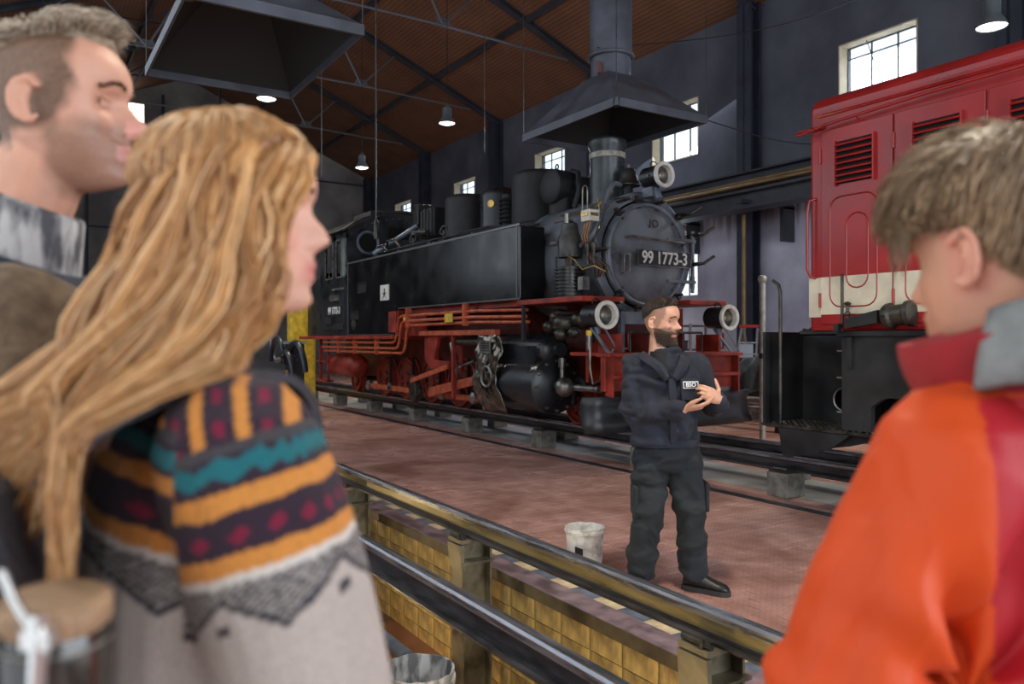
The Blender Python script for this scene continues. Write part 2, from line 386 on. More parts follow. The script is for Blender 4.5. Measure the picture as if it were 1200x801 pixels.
# floor
def floor_mat(name, base, dark, joints=False, ox=0.):
    m = bpy.data.materials.new(name); m.use_nodes = True; N = m.node_tree.nodes; L = m.node_tree.links; b = N['Principled BSDF']
    tc = N.new('ShaderNodeNewGeometry')
    n1 = N.new('ShaderNodeTexNoise'); n1.inputs['Scale'].default_value = .9; n1.inputs['Detail'].default_value = 7; n1.inputs['Distortion'].default_value = .8; L.new(tc.outputs['Position'], n1.inputs['Vector'])
    n2 = N.new('ShaderNodeTexNoise'); n2.inputs['Scale'].default_value = 5; n2.inputs['Detail'].default_value = 8; L.new(tc.outputs['Position'], n2.inputs['Vector'])
    r = N.new('ShaderNodeValToRGB'); L.new(n1.outputs['Fac'], r.inputs[0]); e = r.color_ramp.elements
    e[0].position = .30; e[0].color = (*dark, 1); e[1].position = .55; e[1].color = (*base, 1)
    r2 = N.new('ShaderNodeValToRGB'); L.new(n2.outputs['Fac'], r2.inputs[0]); r2.color_ramp.elements[0].position = .3; r2.color_ramp.elements[1].position = .7
    r2.color_ramp.elements[0].color = (.72, .66, .66, 1); r2.color_ramp.elements[1].color = (1.12, 1.15, 1.2, 1)
    mx = N.new('ShaderNodeMix'); mx.data_type = 'RGBA'; mx.blend_type = 'MULTIPLY'; mx.inputs[0].default_value = 1
    L.new(r.outputs[0], mx.inputs[6]); L.new(r2.outputs[0], mx.inputs[7]); col = mx.outputs[2]
    br = N.new('ShaderNodeTexBrick'); br.inputs['Scale'].default_value = 1; mp = N.new('ShaderNodeMapping'); mp.inputs['Rotation'].default_value = (0, 0, R(90))
    L.new(tc.outputs['Position'], mp.inputs[0]); L.new(mp.outputs[0], br.inputs['Vector'])
    if joints: br.inputs['Brick Width'].default_value = .2; br.inputs['Row Height'].default_value = .1; br.inputs['Mortar Size'].default_value = .004
    else: br.inputs['Brick Width'].default_value = .05; br.inputs['Row Height'].default_value = .02; br.inputs['Mortar Size'].default_value = .0025
    br.inputs['Color1'].default_value = (1, 1, 1, 1); br.inputs['Color2'].default_value = (.9, .9, .9, 1); br.inputs['Mortar'].default_value = (.45, .42, .42, 1)
    m2 = N.new('ShaderNodeMix'); m2.data_type = 'RGBA'; m2.blend_type = 'MULTIPLY'; m2.inputs[0].default_value = .8
    L.new(col, m2.inputs[6]); L.new(br.outputs['Color'], m2.inputs[7]); L.new(m2.outputs[2], b.inputs['Base Color'])
    mr = N.new('ShaderNodeMapRange'); L.new(n1.outputs['Fac'], mr.inputs[0]); mr.inputs['From Min'].default_value = .3; mr.inputs['From Max'].default_value = .65
    mr.inputs['To Min'].default_value = .42; mr.inputs['To Max'].default_value = .24; L.new(mr.outputs[0], b.inputs['Roughness'])
    bp = N.new('ShaderNodeBump'); bp.inputs['Strength'].default_value = .35; bp.inputs['Distance'].default_value = .003; L.new(br.outputs['Color'], bp.inputs['Height']); L.new(bp.outputs[0], b.inputs['Normal'])
    return m
m_floor = floor_mat('red_clinker', (.68, .395, .32), (.27, .115, .08), True)
m_tile = floor_mat('red_clinker_ribbed', (.70, .405, .33), (.29, .125, .085))
m_grout = mat('dark_grout', (.10, .06, .05), .8)
b = MB(); b.bb(-38.2, 5, 3.06, 6.05, -.3, -.012)
b.bb(-38.2, 5, 6.05, 7.55, -.3, -.001); b.bb(-38.2, 5, 7.55, WY, -.3, -.001); b.bb(-38.2, 5, -2.4, 1.25, -.3, 0); b.bb(-38.2, -30, 1.25, 3.06, -.3, 0)
fl = b.build('floor', m_floor, kind='structure')
# individually laid clinker tiles, the nearest 300 each its own piece
tb = MB().bb(-.0475, .0475, -.0975, .0975, -.012, 0).build('floor_tile', m_tile, fl)
proto = tb; cnt = 0; cells = []
nx = int((12.6) / .1); ny = 15
for i in range(nx):
    for j in range(ny + 1):
        x = -.95 - i * .1; y = 3.16 + j * .2 - (.1 if i % 2 else 0)
        if y > 6.0: continue
        d = -x * .846 + y * .533; u = 600 + 920 * (.533 * x + .846 * y) / d
        cells.append((x, y, d, u))
vis = sorted([c for c in cells if 380 < c[3] < 1010 and c[1] > 3.2], key=lambda c: c[2])
near = set((c[0], c[1]) for c in vis[:299])
rest = MB()
for (x, y, d, u) in cells:
    dz = rnd.uniform(-.0012, .0012)
    if (x, y) in near:
        if cnt == 0: o = proto
        else: o = proto.copy(); COL.objects.link(o)
        cnt += 1; o.location = (x, y, dz)
    else: rest.bb(x - .0475, x + .0475, max(3.06, y - .0975), min(6.05, y + .0975), -.012, dz)
rest.build('paving_tiles', m_tile, fl, kind='stuff')
MB().bb(-38, -13.5, 3.06, 6.05, -.02, -.0005).build('paving_field', m_floor, fl)
# pale concrete trough under the engine track and dark drain strip
o = MB().bb(-30, -1, 6.42, 7.35, -.02, .003).build('track_slab', m_conc); tag(o, 'pale stained concrete strip under the steam engine track', 'slab')
for y, w in ((6.0, 'in front of the engine track'), (7.6, 'behind the engine track')):
    o = MB().bb(-30, -1, y - .05, y + .05, -.01, .008).build('drain_channel', mat('drain_dark', (.03, .035, .045), .35, .3, .4, 8)); tag(o, 'long dark drain channel in the floor ' + w, 'drain')

# inspection pit
m_pitfloor = mat('rusty_wet_pit_floor', (.16, .06, .03), .3, 0, .5, 3, .2, 12, rvar=.15)
m_kerb = mat('dark_kerb_stone', (.24, .17, .19), .42, 0, .5, 7, .25, 60, rvar=.12)
m_kface = mat('grimy_kerb_edge', (.10, .078, .042), .5, 0, .6, 5, .2, 20)
m_ytile = mat('yellow_glazed_tile', (.80, .58, .22), .25, 0, .30, 3, .03, 10, col2=(.66, .44, .13), rvar=.08, stretch=(2.5, 2.5, 1.0), edge=(.3, .6))
m_dirty = mat('yellow_tile_dirty', (.62, .44, .15), .32, 0, .8, 4, .1, 14, col2=(.20, .13, .05), stretch=(3, 3, 1.4))
m_cream = mat('cream_tile', (.62, .50, .31), .4, 0, .4, 9)
m_bluet = mat('slate_blue_tile', (.13, .155, .20), .4, 0, .5, 9)
b = MB(); b.bb(-30, 5, 1.25, 3.0, -1.0, -.86); pf = b.build('floor_2', m_pitfloor, kind='structure'); pf.name = 'pit_floor'
b = MB(); b.bb(-30, 5, 2.74, 3.06, -1.0, -.012); pw = b.build('wall_low_far', m_grout, kind='structure')
MB().bb(-30, 5, 1.05, 1.25, -1, -.0).build('wall_low_near', m_ytile, kind='structure')
tl = MB().bb(-.136, .136, 0, .02, -.066, .066).build('tile', m_ytile, pw); first = True
for j in range(6):
    for i in range(42):
        x = -1.4 - i * .28; z = -.142 - j * .138
        if first: o = tl; first = False
        else: o = tl.copy(); COL.objects.link(o)
        o.location = (x, 2.722 + rnd.uniform(-.002, .002), z)
        if rnd.random() < .16 or (3.9 < -x < 4.6): 
            if rnd.random() < .7: o.material_slots[0].link = 'OBJECT'; o.material_slots[0].material = m_dirty
b = MB(); b.bb(-30, 5, 2.70, 2.74, -.075, -.002); b.build('kerb_edge', m_kface, pw)
b = MB(); b.bb(-30, 5, 2.705, 2.872, -.03, .002)
b.build('kerb_top', m_kerb, pw)
tl = MB().bb(-.109, .109, -.1, .1, -.012, 0).build('border_tile', m_cream, fl); first = True
for i in range(52):
    x = -.9 - i * .222
    if first: o = tl; first = False
    else: o = tl.copy(); COL.objects.link(o)
    o.location = (x, 2.975, .0)
    if i % 2: o.material_slots[0].link = 'OBJECT'; o.material_slots[0].material = m_bluet
MB().bb(-38.2, 5, 2.872, 3.06, -.3, -.01).build('trim_2', m_grout, kind='structure')
MB().bb(-30.2, -30, 1.0, 3.1, -1, 0).bb(5, 5.2, 1.0, 3.1, -1, 0).build('wall_pit_end', m_grout, kind='structure')
# unseen warm lamps added down in the pit to light its tiles
for x in (-2.6, -5.2, -8.2):
    t = thing('added_pit_lamp', 'small added bulkhead lamp on the near wall of the pit, %s' % {-2.6: 'below the orange jacket', -5.2: 'beyond the large tub', -8.2: 'furthest along the pit'}[x], 'lamp', (x, 1.27, -.45))
    MB().lathe([(.0, 0), (.09, 0), (.09, .03)], (x, 1.25, -.45), (0, 1, 0), 16).build('base', m_darksteel, t, 40)
    MB().lathe([(.075, .03), (.07, .06), (.04, .085), (0, .095)], (x, 1.25, -.45), (0, 1, 0), 16).build('lamp_glass', mat('warm_lamp_glass', (1, .72, .35), .3, emit=3), t, 60)
    l = bpy.data.lights.new('pit_fill_light', 'POINT'); l.energy = 17; l.color = (1, .78, .45); l.shadow_soft_size = .08
    o = bpy.data.objects.new('pit_fill_light', l); COL.objects.link(o); o.location = (x, 1.40, -.42)

# rails
m_railtop = mat('polished_rail', (.30, .31, .34), .30, .85, .4, 12, .05, 50, rvar=.1, stretch=(.3, 4, 4))
m_railwarm = mat('warm_lit_rail_steel', (.36, .28, .12), .36, .35, .6, 3, .2, 30, col2=(.17, .13, .055), rvar=.12, stretch=(.6, 4, 4))  # ochre carries the warm light reflected onto the far pit rail
m_raildark = mat('dark_rail_steel', (.055, .052, .055), .38, .5, .5, 6, .25, 60, rvar=.12, stretch=(.8, 4, 4))
def rail(y, x0, x1, ztop, label, mweb, mhead, h=.15, foot=.125, group=None):
    t = thing('rail', label, 'rail', ((x0 + x1) / 2, y, ztop - h), group)
    z0 = ztop - h; f = foot / 2
    MB().prism([(y - f, z0), (y + f, z0), (y + f, z0 + .012), (y + .012, z0 + .03), (y - .012, z0 + .03), (y - f, z0 + .012)], 0, x0, x1).build('rail_foot', m_raildark, t)
    MB().prism([(y - .011, z0 + .028), (y + .011, z0 + .028), (y + .011, ztop - .048), (y + .033, ztop - .038), (y - .033, ztop - .038), (y - .011, ztop - .048)], 0, x0, x1).build('rail_web', mweb, t)
    MB().prism([(y - .035, ztop - .038), (y + .035, ztop - .038), (y + .035, ztop - .010), (y + .024, ztop), (y - .024, ztop), (y - .035, ztop - .010)], 0, x0, x1).build('rail_head', mhead, t)
    return t
rail(2.5, -30, 1.5, .39, 'rail with a warm light tint in its web, on steel posts over the pit, far side of the pit', m_railwarm, m_railtop, .13, .11)
rail(1.70, -30, 1.5, .39, 'dark rail with a wide grey foot over the pit, on the visitors side', m_raildark, m_railtop, .13, .15)
rail(6.42, -30, 1.5, .39, 'dark rail on concrete blocks under the near wheels of the steam engine', m_raildark, m_railtop, .135)
rail(7.20, -30, 1.5, .39, 'dark rail on blocks under the far wheels of the steam engine', m_raildark, m_railtop, .135)
rail(11.3, -30, 1.5, .39, 'near rail of the third track beyond the red engine', m_raildark, m_railtop, .135)
rail(12.1, -30, 1.5, .39, 'far rail of the third track beyond the red engine', m_raildark, m_railtop, .135)
# steel posts in the pit
m_post = mat('grimy_galvanised_post', (.25, .22, .14), .42, .4, .6, 5, .25, 25, col2=(.07, .058, .035), rvar=.12)
def post(x, y, label):
    t = thing('rail_post', label, 'post', (x, y, -.86)); s = 1 if y > 2 else -1
    b = MB(); b.bb(x - .07, x + .07, y - .11, y - .095, -.86, .235); b.bb(x - .07, x + .07, y + .095, y + .11, -.86, .235); b.bb(x - .006, x + .006, y - .1, y + .1, -.86, .235)
    b.build('column', m_post, t)
    MB().bb(x - .1, x + .1, y - .12, y + .12, .10, .115).build('stiffener', m_post, t)
    b = MB(); b.prism([(y - .135, .225), (y - .12, .06), (y - .105, .06), (y - .105, .225)], 0, x - .085, x + .085); b.bb(x - .085, x + .085, y - .13, y + .12, .235, .258)
    b.build('bracket', m_post, t)
    MB().cyl((x - .08, y - .10, .276), (x + .08, y - .10, .276), .018, n=10).build('clamp', m_darksteel, t, 40)
    MB().cyl((x + .04, y - .115, .24), (x + .04, y - .115, .30), .013, n=6).build('bolt', m_darksteel, t)
pl = ['beside the orange jacket', 'in the middle of the pit view', 'beside the sleeve of the patterned sweater', 'further along behind the woman', 'far along the pit', 'furthest along the pit']
for k, x in enumerate([-2.36, -4.46, -6.55, -8.65, -10.75, -12.85]):
    post(x, 2.5, 'grimy steel post under the far pit rail, ' + pl[k])
for x, w_ in ((-1.25, 'hidden by the orange jacket'), (-4.75, 'behind the sweater sleeve'), (-8.2, 'far behind the blonde woman')):
    post(x, 1.70, 'grimy steel post under the near pit rail, ' + w_)
# pipe and tub in the pit
t = thing('pit_pipe', 'grey painted pipe running along inside the pit', 'pipe', (-6, 1.95, -.5))
MB().cyl((-12, 1.95, -.35), (-4.26, 1.95, -.35), .045, n=16).build('pipe_run', m_blue, t, 40)
b = MB()
for x in (-11, -8, -5): b.bb(x - .02, x + .02, 1.93, 1.97, -.86, -.38)
b.build('pipe_stand', m_darksteel, t)
# concrete blocks below the engine track rails
m_block = mat('grey_concrete_block', (.20, .19, .16), .6, 0, .5, 9, .5, 60)
bx = [-3.05 - .02, -5.1, -7.15, -9.3, -11.4, -13.5, -15.6, -17.7, -19.8]
bl = ['with a rail clamp, before the red engine', 'hidden behind the standing guide', 'by the snow plough', 'below the cylinder of the steam engine', 'below the driving wheels', 'below the rear driving wheels',
      'near the rear of the steam engine', 'furthest left under the engine', 'beyond the back of the engine']
for row, y in enumerate((6.40, 7.22, 11.28, 12.12)):
    for k, x in enumerate(bx):
        if row >= 2: x = -4.2 - 2.1 * k
        if row >= 2 and k > 3: continue
        xx = x - (.0 if row != 1 else .55)
        nm = 'concrete block ' + bl[k].replace(' of the steam engine', '') + (', under the far rail' if row == 1 else '') if row < 2 else 'concrete block under the %s rail of the third track, %s' % ('near' if row == 2 else 'far', ['by the red engine frame', 'below the stepladder', 'behind the snow plough', 'behind the steam engine'][k])
        t = thing('support_block', nm, 'block', (xx, y, 0))
        MB().bb(xx - .12, xx + .12, y - .14, y + .13, 0, .235).build('block', m_block, t, bevel=.008)
        MB().bb(xx - .11, xx + .11, y - .12, y + .12, .235, .256).build('bearing_plate', m_darksteel, t)
        MB().cyl((xx - .07, y - .095, .27), (xx + .09, y - .095, .27), .018, n=8).build('clamp', m_darksteel, t, 40)

# crane rail, walkway beam and pipes along the far wall
t = thing('wall_gantry', 'dark steel gantry beam along the far wall behind the engines', 'beam', (-12, 14.2, 4.6))
b = MB(); b.bb(-24, 3, 13.9, 14.3, 5.30, 5.34); b.bb(-24, 3, 14.08, 14.12, 5.0, 5.34); b.bb(-24, 3, 13.9, 14.3, 4.98, 5.02); b.build('upper_beam', m_raft, t)
b = MB(); b.bb(-24, 3, 13.5, 14.0, 4.78, 4.83); b.bb(-24, 3, 13.72, 13.78, 4.45, 4.82); b.bb(-24, 3, 13.5, 14.0, 4.42, 4.46); b.build('lower_beam', m_raft, t)
b = MB()
for x in range(-24, 3, 3): b.bb(x - .05, x + .05, 13.5, 15.3, 4.55, 4.65); b.bb(x - .05, x + .05, 14.9, 15.3, 3.8, 4.6)
b.build('bracket', m_raft, t, each=True)
for q, (y, z, r_) in enumerate([(13.7, 4.96, .05), (13.55, 4.94, .035), (13.85, 5.08, .04)]):
    MB().cyl((-24, y, z), (3, y, z), r_, n=10).build('conduit', mat('ochre_pipe', (.30, .20, .09), .45, .2, .3, 3), t, 40)
MB().cyl((-12.85, 14.6, 0), (-12.85, 14.6, 4.5), .05, n=10).build('downpipe', mat('ochre_pipe'), t, 40)
# ================================================================ STEAM LOCOMOTIVE
CY = 6.8; YN = 5.6; YF = 2 * CY - YN; BZ = 2.61
L1 = thing('steam_locomotive', 'black steam tank engine with red running gear and white front number', 'steam locomotive', (-12, CY, .39))
def part(name, b, m, par=None, **k): return b.build(name, m, par or L1, **k)
# boiler and smokebox
part('boiler', MB().cyl((-15.05, CY, BZ), (-9.2, CY, BZ), .72, n=40), m_black, smooth=40)
b = MB()
for x in (-14.2, -13.2, -11.9, -10.8, -9.9): b.cyl((x - .03, CY, BZ), (x + .03, CY, BZ), .728, n=40)
part('boiler_band', b, m_darksteel, smooth=40, each=True)
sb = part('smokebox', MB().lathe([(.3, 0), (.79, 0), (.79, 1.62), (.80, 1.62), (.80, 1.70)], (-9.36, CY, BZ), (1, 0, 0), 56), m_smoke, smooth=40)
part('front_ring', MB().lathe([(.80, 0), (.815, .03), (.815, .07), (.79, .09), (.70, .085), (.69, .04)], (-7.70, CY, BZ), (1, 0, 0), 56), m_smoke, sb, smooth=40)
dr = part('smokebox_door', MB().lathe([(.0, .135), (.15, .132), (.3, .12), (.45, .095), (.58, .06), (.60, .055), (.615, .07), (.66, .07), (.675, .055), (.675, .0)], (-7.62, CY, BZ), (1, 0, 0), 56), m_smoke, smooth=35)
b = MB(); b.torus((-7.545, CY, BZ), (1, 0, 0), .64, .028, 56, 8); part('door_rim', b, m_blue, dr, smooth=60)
b = MB()
for k in range(12):
    a = 2 * pi * (k + .5) / 12; y, z = CY + .70 * cos(a), BZ + .70 * sin(a)
    if k in (0, 11, 5, 6): continue
    b.beam((-7.55, CY + .60 * cos(a), BZ + .60 * sin(a)), (-7.53, CY + .77 * cos(a), BZ + .77 * sin(a)), .05, .035)
    b.cyl((-7.6, y, z), (-7.44, y, z), .02, n=8)
part('door_dog', b, m_darksteel, dr, smooth=40, each=True)
for z in (BZ + .22, BZ - .32):
    b = MB(); b.beam((-7.53, CY + .30, z), (-7.53, CY + .80, z), .07, .04); b.cyl((-7.55, CY + .79, z - .08), (-7.55, CY + .79, z + .08), .03, n=10)
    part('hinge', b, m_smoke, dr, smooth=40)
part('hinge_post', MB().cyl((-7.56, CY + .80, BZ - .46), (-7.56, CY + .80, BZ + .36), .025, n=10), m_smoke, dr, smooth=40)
b = MB(); b.tube([(-7.5, CY - .42, BZ + .2), (-7.40, CY - .40, BZ + .2), (-7.38, CY + .48, BZ + .16), (-7.5, CY + .50, BZ + .13)], .014, 8); part('door_rail', b, m_steel, dr, smooth=60)
b = MB(); b.tube([(-7.48, CY - .50, BZ - .02), (-7.40, CY - .51, BZ - .04), (-7.40, CY - .51, BZ - .24), (-7.48, CY - .50, BZ - .26)], .013, 8); b.tube([(-7.48, CY - .50, BZ - .02), (-7.4, CY - .42, BZ - .02), (-7.4, CY - .42, BZ - .24), (-7.48, CY - .50, BZ - .26)], .011, 8)
part('door_handle', b, m_steel, dr, smooth=60)
for s, z in ((-1, .02), (1, -.08), (-.55, .66), (.70, .55), (1.0, .3), (-.75, -.62)):
    y = CY + s * .80
    t_ = part('hand_screw', MB().cyl((-7.66, y, BZ + z), (-7.40, y, BZ + z), .035, .025, 10).tube([(-7.42, y - .02, BZ + z), (-7.36, y + .0, BZ + z), (-7.33, y + (.16 if s > 0 else -.02), BZ + z + (.10 if s > 0 else 0))], .022, 8), m_darksteel, sb, smooth=50)
# front number plate
pl_ = part('number_plate', MB().bb(-7.40, -7.375, 6.48, 7.39, 2.455, 2.655), m_plate, dr, bevel=.006)
rot_x = Matrix(((0, 0, 1), (1, 0, 0), (0, 1, 0)))      # text facing +X: text x -> +Y, y -> +Z
text('99 1773-3', .215, 'plate_number', m_num, dr, (-7.373, 6.935, 2.553), rot_x, .003, sx=.88, bold=.004)
b = MB()
for y0, y1, z0, z1 in ((6.48, 7.39, 2.455, 2.463), (6.48, 7.39, 2.647, 2.655), (6.48, 6.49, 2.455, 2.655), (7.38, 7.39, 2.455, 2.655)): b.bb(-7.375, -7.370, y0, y1, z0, z1)
part('plate_border', b, m_steel, dr)
b = MB(); b.tube([(-7.505, 6.76, 2.98), (-7.50, 6.79, 2.95), (-7.50, 6.80, 3.06)], .006, 5); b.torus((-7.50, 6.88, 3.01), (1, 0, 0), .045, .006, 16, 5)
part('chalk_mark', b, m_blackmatt, dr)
# chimney, domes, preheater, bell, top lamp
ch = part('chimney', MB().lathe([(.30, -.2), (.27, .05), (.238, .18), (.235, .85), (.262, .90), (.262, .97), (.235, 1.0), (.20, .98), (.19, .3), (0, .28)], (-8.36, CY, 3.25), n=40), mat('chimney_grey', (.06, .07, .075), .35, .3, .5, 4, rvar=.12), smooth=40)
part('chimney_band', MB().lathe([(.238, 0), (.246, .005), (.246, .075), (.238, .08)], (-8.36, CY, 3.98), n=40), mat('pale_scuffed_band', (.36, .34, .28), .45, .3, .4, 12), ch, smooth=40)
def dome(x, r, zt, name='sand_dome', m=m_blackmatt, r2=.10):
    prof = [(r + .02, 3.05), (r, 3.3)] + [(r, zt - r2)] + [(r - r2 * (1 - cos(a * pi / 12)), zt - r2 + r2 * sin(a * pi / 12)) for a in range(1, 7)] + [(0, zt + .02)]
    return part(name, MB().lathe([(a_, c_) for a_, c_ in prof], (x, CY, 0), n=36), m, smooth=40)
dome(-10.02, .42, 4.10); d2 = dome(-11.15, .34, 4.04, 'steam_dome', m_black, .16); dome(-12.25, .42, 4.08)
a_ = -.95; c0 = Vector((-11.15, CY, 3.74)); nrm = Vector((.52, -.85, 0))
part('maker_badge', MB().lathe([(0, .015), (.045, .015), (.05, .02), (.06, .02), (.065, 0)], c0 + nrm * .338, nrm, 20), m_brass, d2, smooth=40)
b = MB()
for k in range(6): b.torus((-10.72, CY - .12, 3.42 + k * .07), (0, 0, 1), .13, .025, 16, 6)
b.cyl((-10.72, CY - .12, 3.3), (-10.72, CY - .12, 3.86), .11, n=16); part('turbo_generator', b, m_blackmatt, smooth=50)
b = MB(); b.lathe([(0, 0), (.2, .0), (.25, .03), (.25, .4), (.2, .42), (.2, .9), (0, .9)], (-9.12, CY - .45, 3.70), (0, 1, 0), 28); b.cyl((-9.12, CY - .2, 3.2), (-9.12, CY - .2, 3.6), .2, n=16)
ph = part('preheater', b, m_blackmatt, smooth=40)
b = MB(); b.cyl((-8.86, CY - .1, 3.72), (-8.72, CY - .1, 3.72), .09, .07, 12); b.tube([(-8.9, CY - .2, 3.9), (-8.75, CY - .2, 3.85), (-8.66, CY - .25, 3.6), (-8.7, CY - .3, 3.35)], .04, 8); b.torus((-9.12, CY - .3, 3.99), (0, 1, 0), .035, .012, 12, 6)
part('valve_pipe', b, m_blackmatt, smooth=50)
bell = part('bell', MB().lathe([(.155, 0), (.16, .015), (.135, .05), (.115, .12), (.10, .19), (.07, .225), (.02, .24), (.02, .28), (0, .28)], (-7.92, CY, 3.55), n=28), mat('bell_bronze', (.13, .125, .12), .3, .8, .3, 10), smooth=50)
b = MB(); b.cyl((-7.92, CY, 3.33), (-7.92, CY, 3.56), .06, n=12); b.bb(-8.05, -7.8, CY - .2, CY + .2, 3.35, 3.39); part('bell_base', b, m_blackmatt, smooth=40)
def headlamp(x, y, z, r=.155, ln=.34, name='headlamp', mb=None):
    h = part(name, MB().lathe([(0, 0), (r * .5, 0), (r * .86, .03), (r * .88, ln - .04), (r, ln - .02)], (x - ln, y, z), (1, 0, 0), 28), mb or m_black, smooth=40)
    part('lamp_ring', MB().lathe([(r, -.02), (r * 1.04, 0), (r, .02), (r * .74, .015), (r * .70, -.05)], (x, y, z), (1, 0, 0), 32), m_white, h, smooth=40)
    part('reflector', MB().lathe([(r * .72, -.05), (r * .6, -.10), (r * .3, -.14), (0, -.15)], (x, y, z), (1, 0, 0), 24), m_steel, h, smooth=60)
    part('bulb', MB().ball((x - .09, y, z), .03, 10), m_glass, h, smooth=60)
    b = MB(); b.torus((x - ln * .55, y, z + r * .85), (1, 0, 0), .06, .008, 14, 6, 0, pi); b.cyl((x - ln * .4, y - r * .95, z), (x - ln * .4, y - r * .8, z), .02, n=8)
    part('lamp_grip', b, m_darksteel, h, smooth=50)
    return h
headlamp(-7.27, CY + .02, 3.59, .16)
part('lamp_bracket', MB().bb(-7.60, -7.42, CY - .05, CY + .09, 3.34, 3.46).cyl((-7.36, CY + .02, 3.30), (-7.42, CY + .02, 3.46), .05, .03, 10), m_blue, smooth=40)
# side tanks
def tank(s):
    y0 = CY - s * (CY - YN); y1 = CY - s * (CY - 6.0)
    lo, hi = min(y0, y1), max(y0, y1)
    b = MB(); b.prism([(-15.08, 1.62), (-12.78, 1.62), (-12.70, 1.68), (-12.70, 2.0), (-12.62, 2.07), (-8.7, 2.07), (-8.7, 3.04), (-15.08, 3.10)], 1, lo, hi)
    t_ = part('water_tank', b, m_tank, bevel=.012)
    return t_
tk = tank(1); tank(-1)
b = MB()
for x in (-8.78,): b.bb(x, x + .02, YN - .006, YN, 2.07, 3.04)
for z in (3.06,): b.bb(-15.08, -8.7, YN - .008, YN, z - .02, z + .01)
for x in (-15.06,): b.bb(x - .015, x + .01, YN - .007, YN, 1.62, 3.1)
b.bb(-12.6, -8.7, YN - .006, YN, 2.065, 2.085); b.bb(-15.08, -12.8, YN - .006, YN, 1.62, 1.635)
part('seam_strip', b, mat('worn_edge_steel', (.16, .16, .165), .35, .6), tk)
for x0, x1, z0, z1 in ((-14.5, -14.1, 2.45, 2.62), (-14.9, -14.5, 1.94, 2.08)):
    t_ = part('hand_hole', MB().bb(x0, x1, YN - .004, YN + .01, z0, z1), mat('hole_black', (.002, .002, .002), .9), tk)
    b = MB(); b.bb(x0 - .02, x0, YN - .012, YN, z0 - .02, z1 + .02); b.bb(x1, x1 + .02, YN - .012, YN, z0 - .02, z1 + .02); b.bb(x0, x1, YN - .012, YN, z1, z1 + .02); b.bb(x0, x1, YN - .012, YN, z0 - .02, z0)
    part('hole_rim', b, m_black, t_)
wp = part('warning_plate', MB().bb(-13.38, -13.0, YN - .012, YN, 2.24, 2.52), m_white, tk)
b = MB(); b.ball((-13.19, YN - .012, 2.43), .032, 8, (1, .1, 1)); b.bb(-13.215, -13.165, YN - .016, YN - .011, 2.34, 2.40); b.beam((-13.27, YN - .014, 2.28), (-13.11, YN - .014, 2.38), .016, .004); b.beam((-13.27, YN - .014, 2.38), (-13.11, YN - .014, 2.28), .016, .004)
part('warning_symbol', b, m_blackmatt, wp)
b = MB(); b.lathe([(0, 0), (.11, 0), (.10, .012), (0, .02)], (-14.75, YN, 1.83), (0, -1, 0), 20); part('filler_cover', b, m_darksteel, tk, smooth=40)
for x in (-13.9, -12.9, -11.5, -10.2): part('tank_lid', MB().lathe([(0, .05), (.1, .045), (.12, .0)], (x, 5.82, 3.085), n=16), m_black, tk, smooth=40)
b = MB()
for z, r_ in ((3.13, .02), (3.2, .014)): b.tube([(-14.9, 5.98, z + .03), (-12, 5.98, z + .03), (-10, 6.02, z), (-9, 6.1, z)], r_, 8)
b.tube([(-14.6, 6.05, 3.2), (-14.4, 6.0, 3.36), (-14.2, 6.0, 3.36), (-14.0, 6.02, 3.2)], .025, 8); b.tube([(-14.2, 6.05, 3.2), (-14.0, 6.0, 3.42), (-13.7, 6.0, 3.42), (-13.4, 6.02, 3.2)], .025, 8)
b.tube([(-12.2, 6.1, 3.2), (-11.4, 6.2, 3.3), (-10.6, 6.25, 3.3), (-9.7, 6.25, 3.15), (-9.4, 6.2, 3.0)], .022, 8); b.tube([(-11.5, 6.15, 3.25), (-10.2, 6.28, 3.22), (-9.9, 6.22, 3.05)], .018, 8)
part('boiler_pipe', b, m_blackmatt, smooth=50)
for x in (-12.9, -11.7): part('valve_wheel', MB().torus((x, 6.02, 3.36), (.3, -1, .3), .08, .012, 16, 6).cyl((x, 6.02, 3.1), (x, 6.02, 3.36), .018, n=8), m_darksteel, smooth=50)
part('diagonal_flue', MB().cyl((-14.55, 5.95, 3.22), (-13.7, 6.5, 3.72), .05, n=12), m_blue, smooth=40)
wb = part('whistle_box', MB().bb(-13.85, -13.6, 6.45, 6.75, 3.72, 4.12), m_black, bevel=.01)
b = MB(); b.bb(-13.6, -13.0, 6.5, 7.1, 3.45, 3.98)
for k in range(4): b.cyl((-13.5 + k * .13, 6.5, 3.45), (-13.5 + k * .13, 6.5, 3.95 + .03 * (k % 2)), .045, n=10)
b.tube([(-13.9, 6.5, 3.5), (-13.6, 6.35, 3.55), (-13.0, 6.35, 3.5)], .05, 8); part('safety_valve', b, m_blackmatt, smooth=40)
# cab
def arch(y0, y1, zb, z0, zt, n=14):
    pts = [(y0, zb), (y0, z0)]
    for i in range(1, n): t_ = i / n; pts.append((y0 + (y1 - y0) * t_, z0 + (zt - z0) * sin(pi * t_) ** .8))
    return pts + [(y1, z0), (y1, zb)]
cab = part('cab', MB().prism(arch(YN, YF, 3.0, 3.72, 4.13), 0, -15.12, -15.06), m_black, smooth=None)
part('cab_floor', MB().bb(-17.4, -15.1, YN, YF, 1.56, 1.64), m_black, cab)
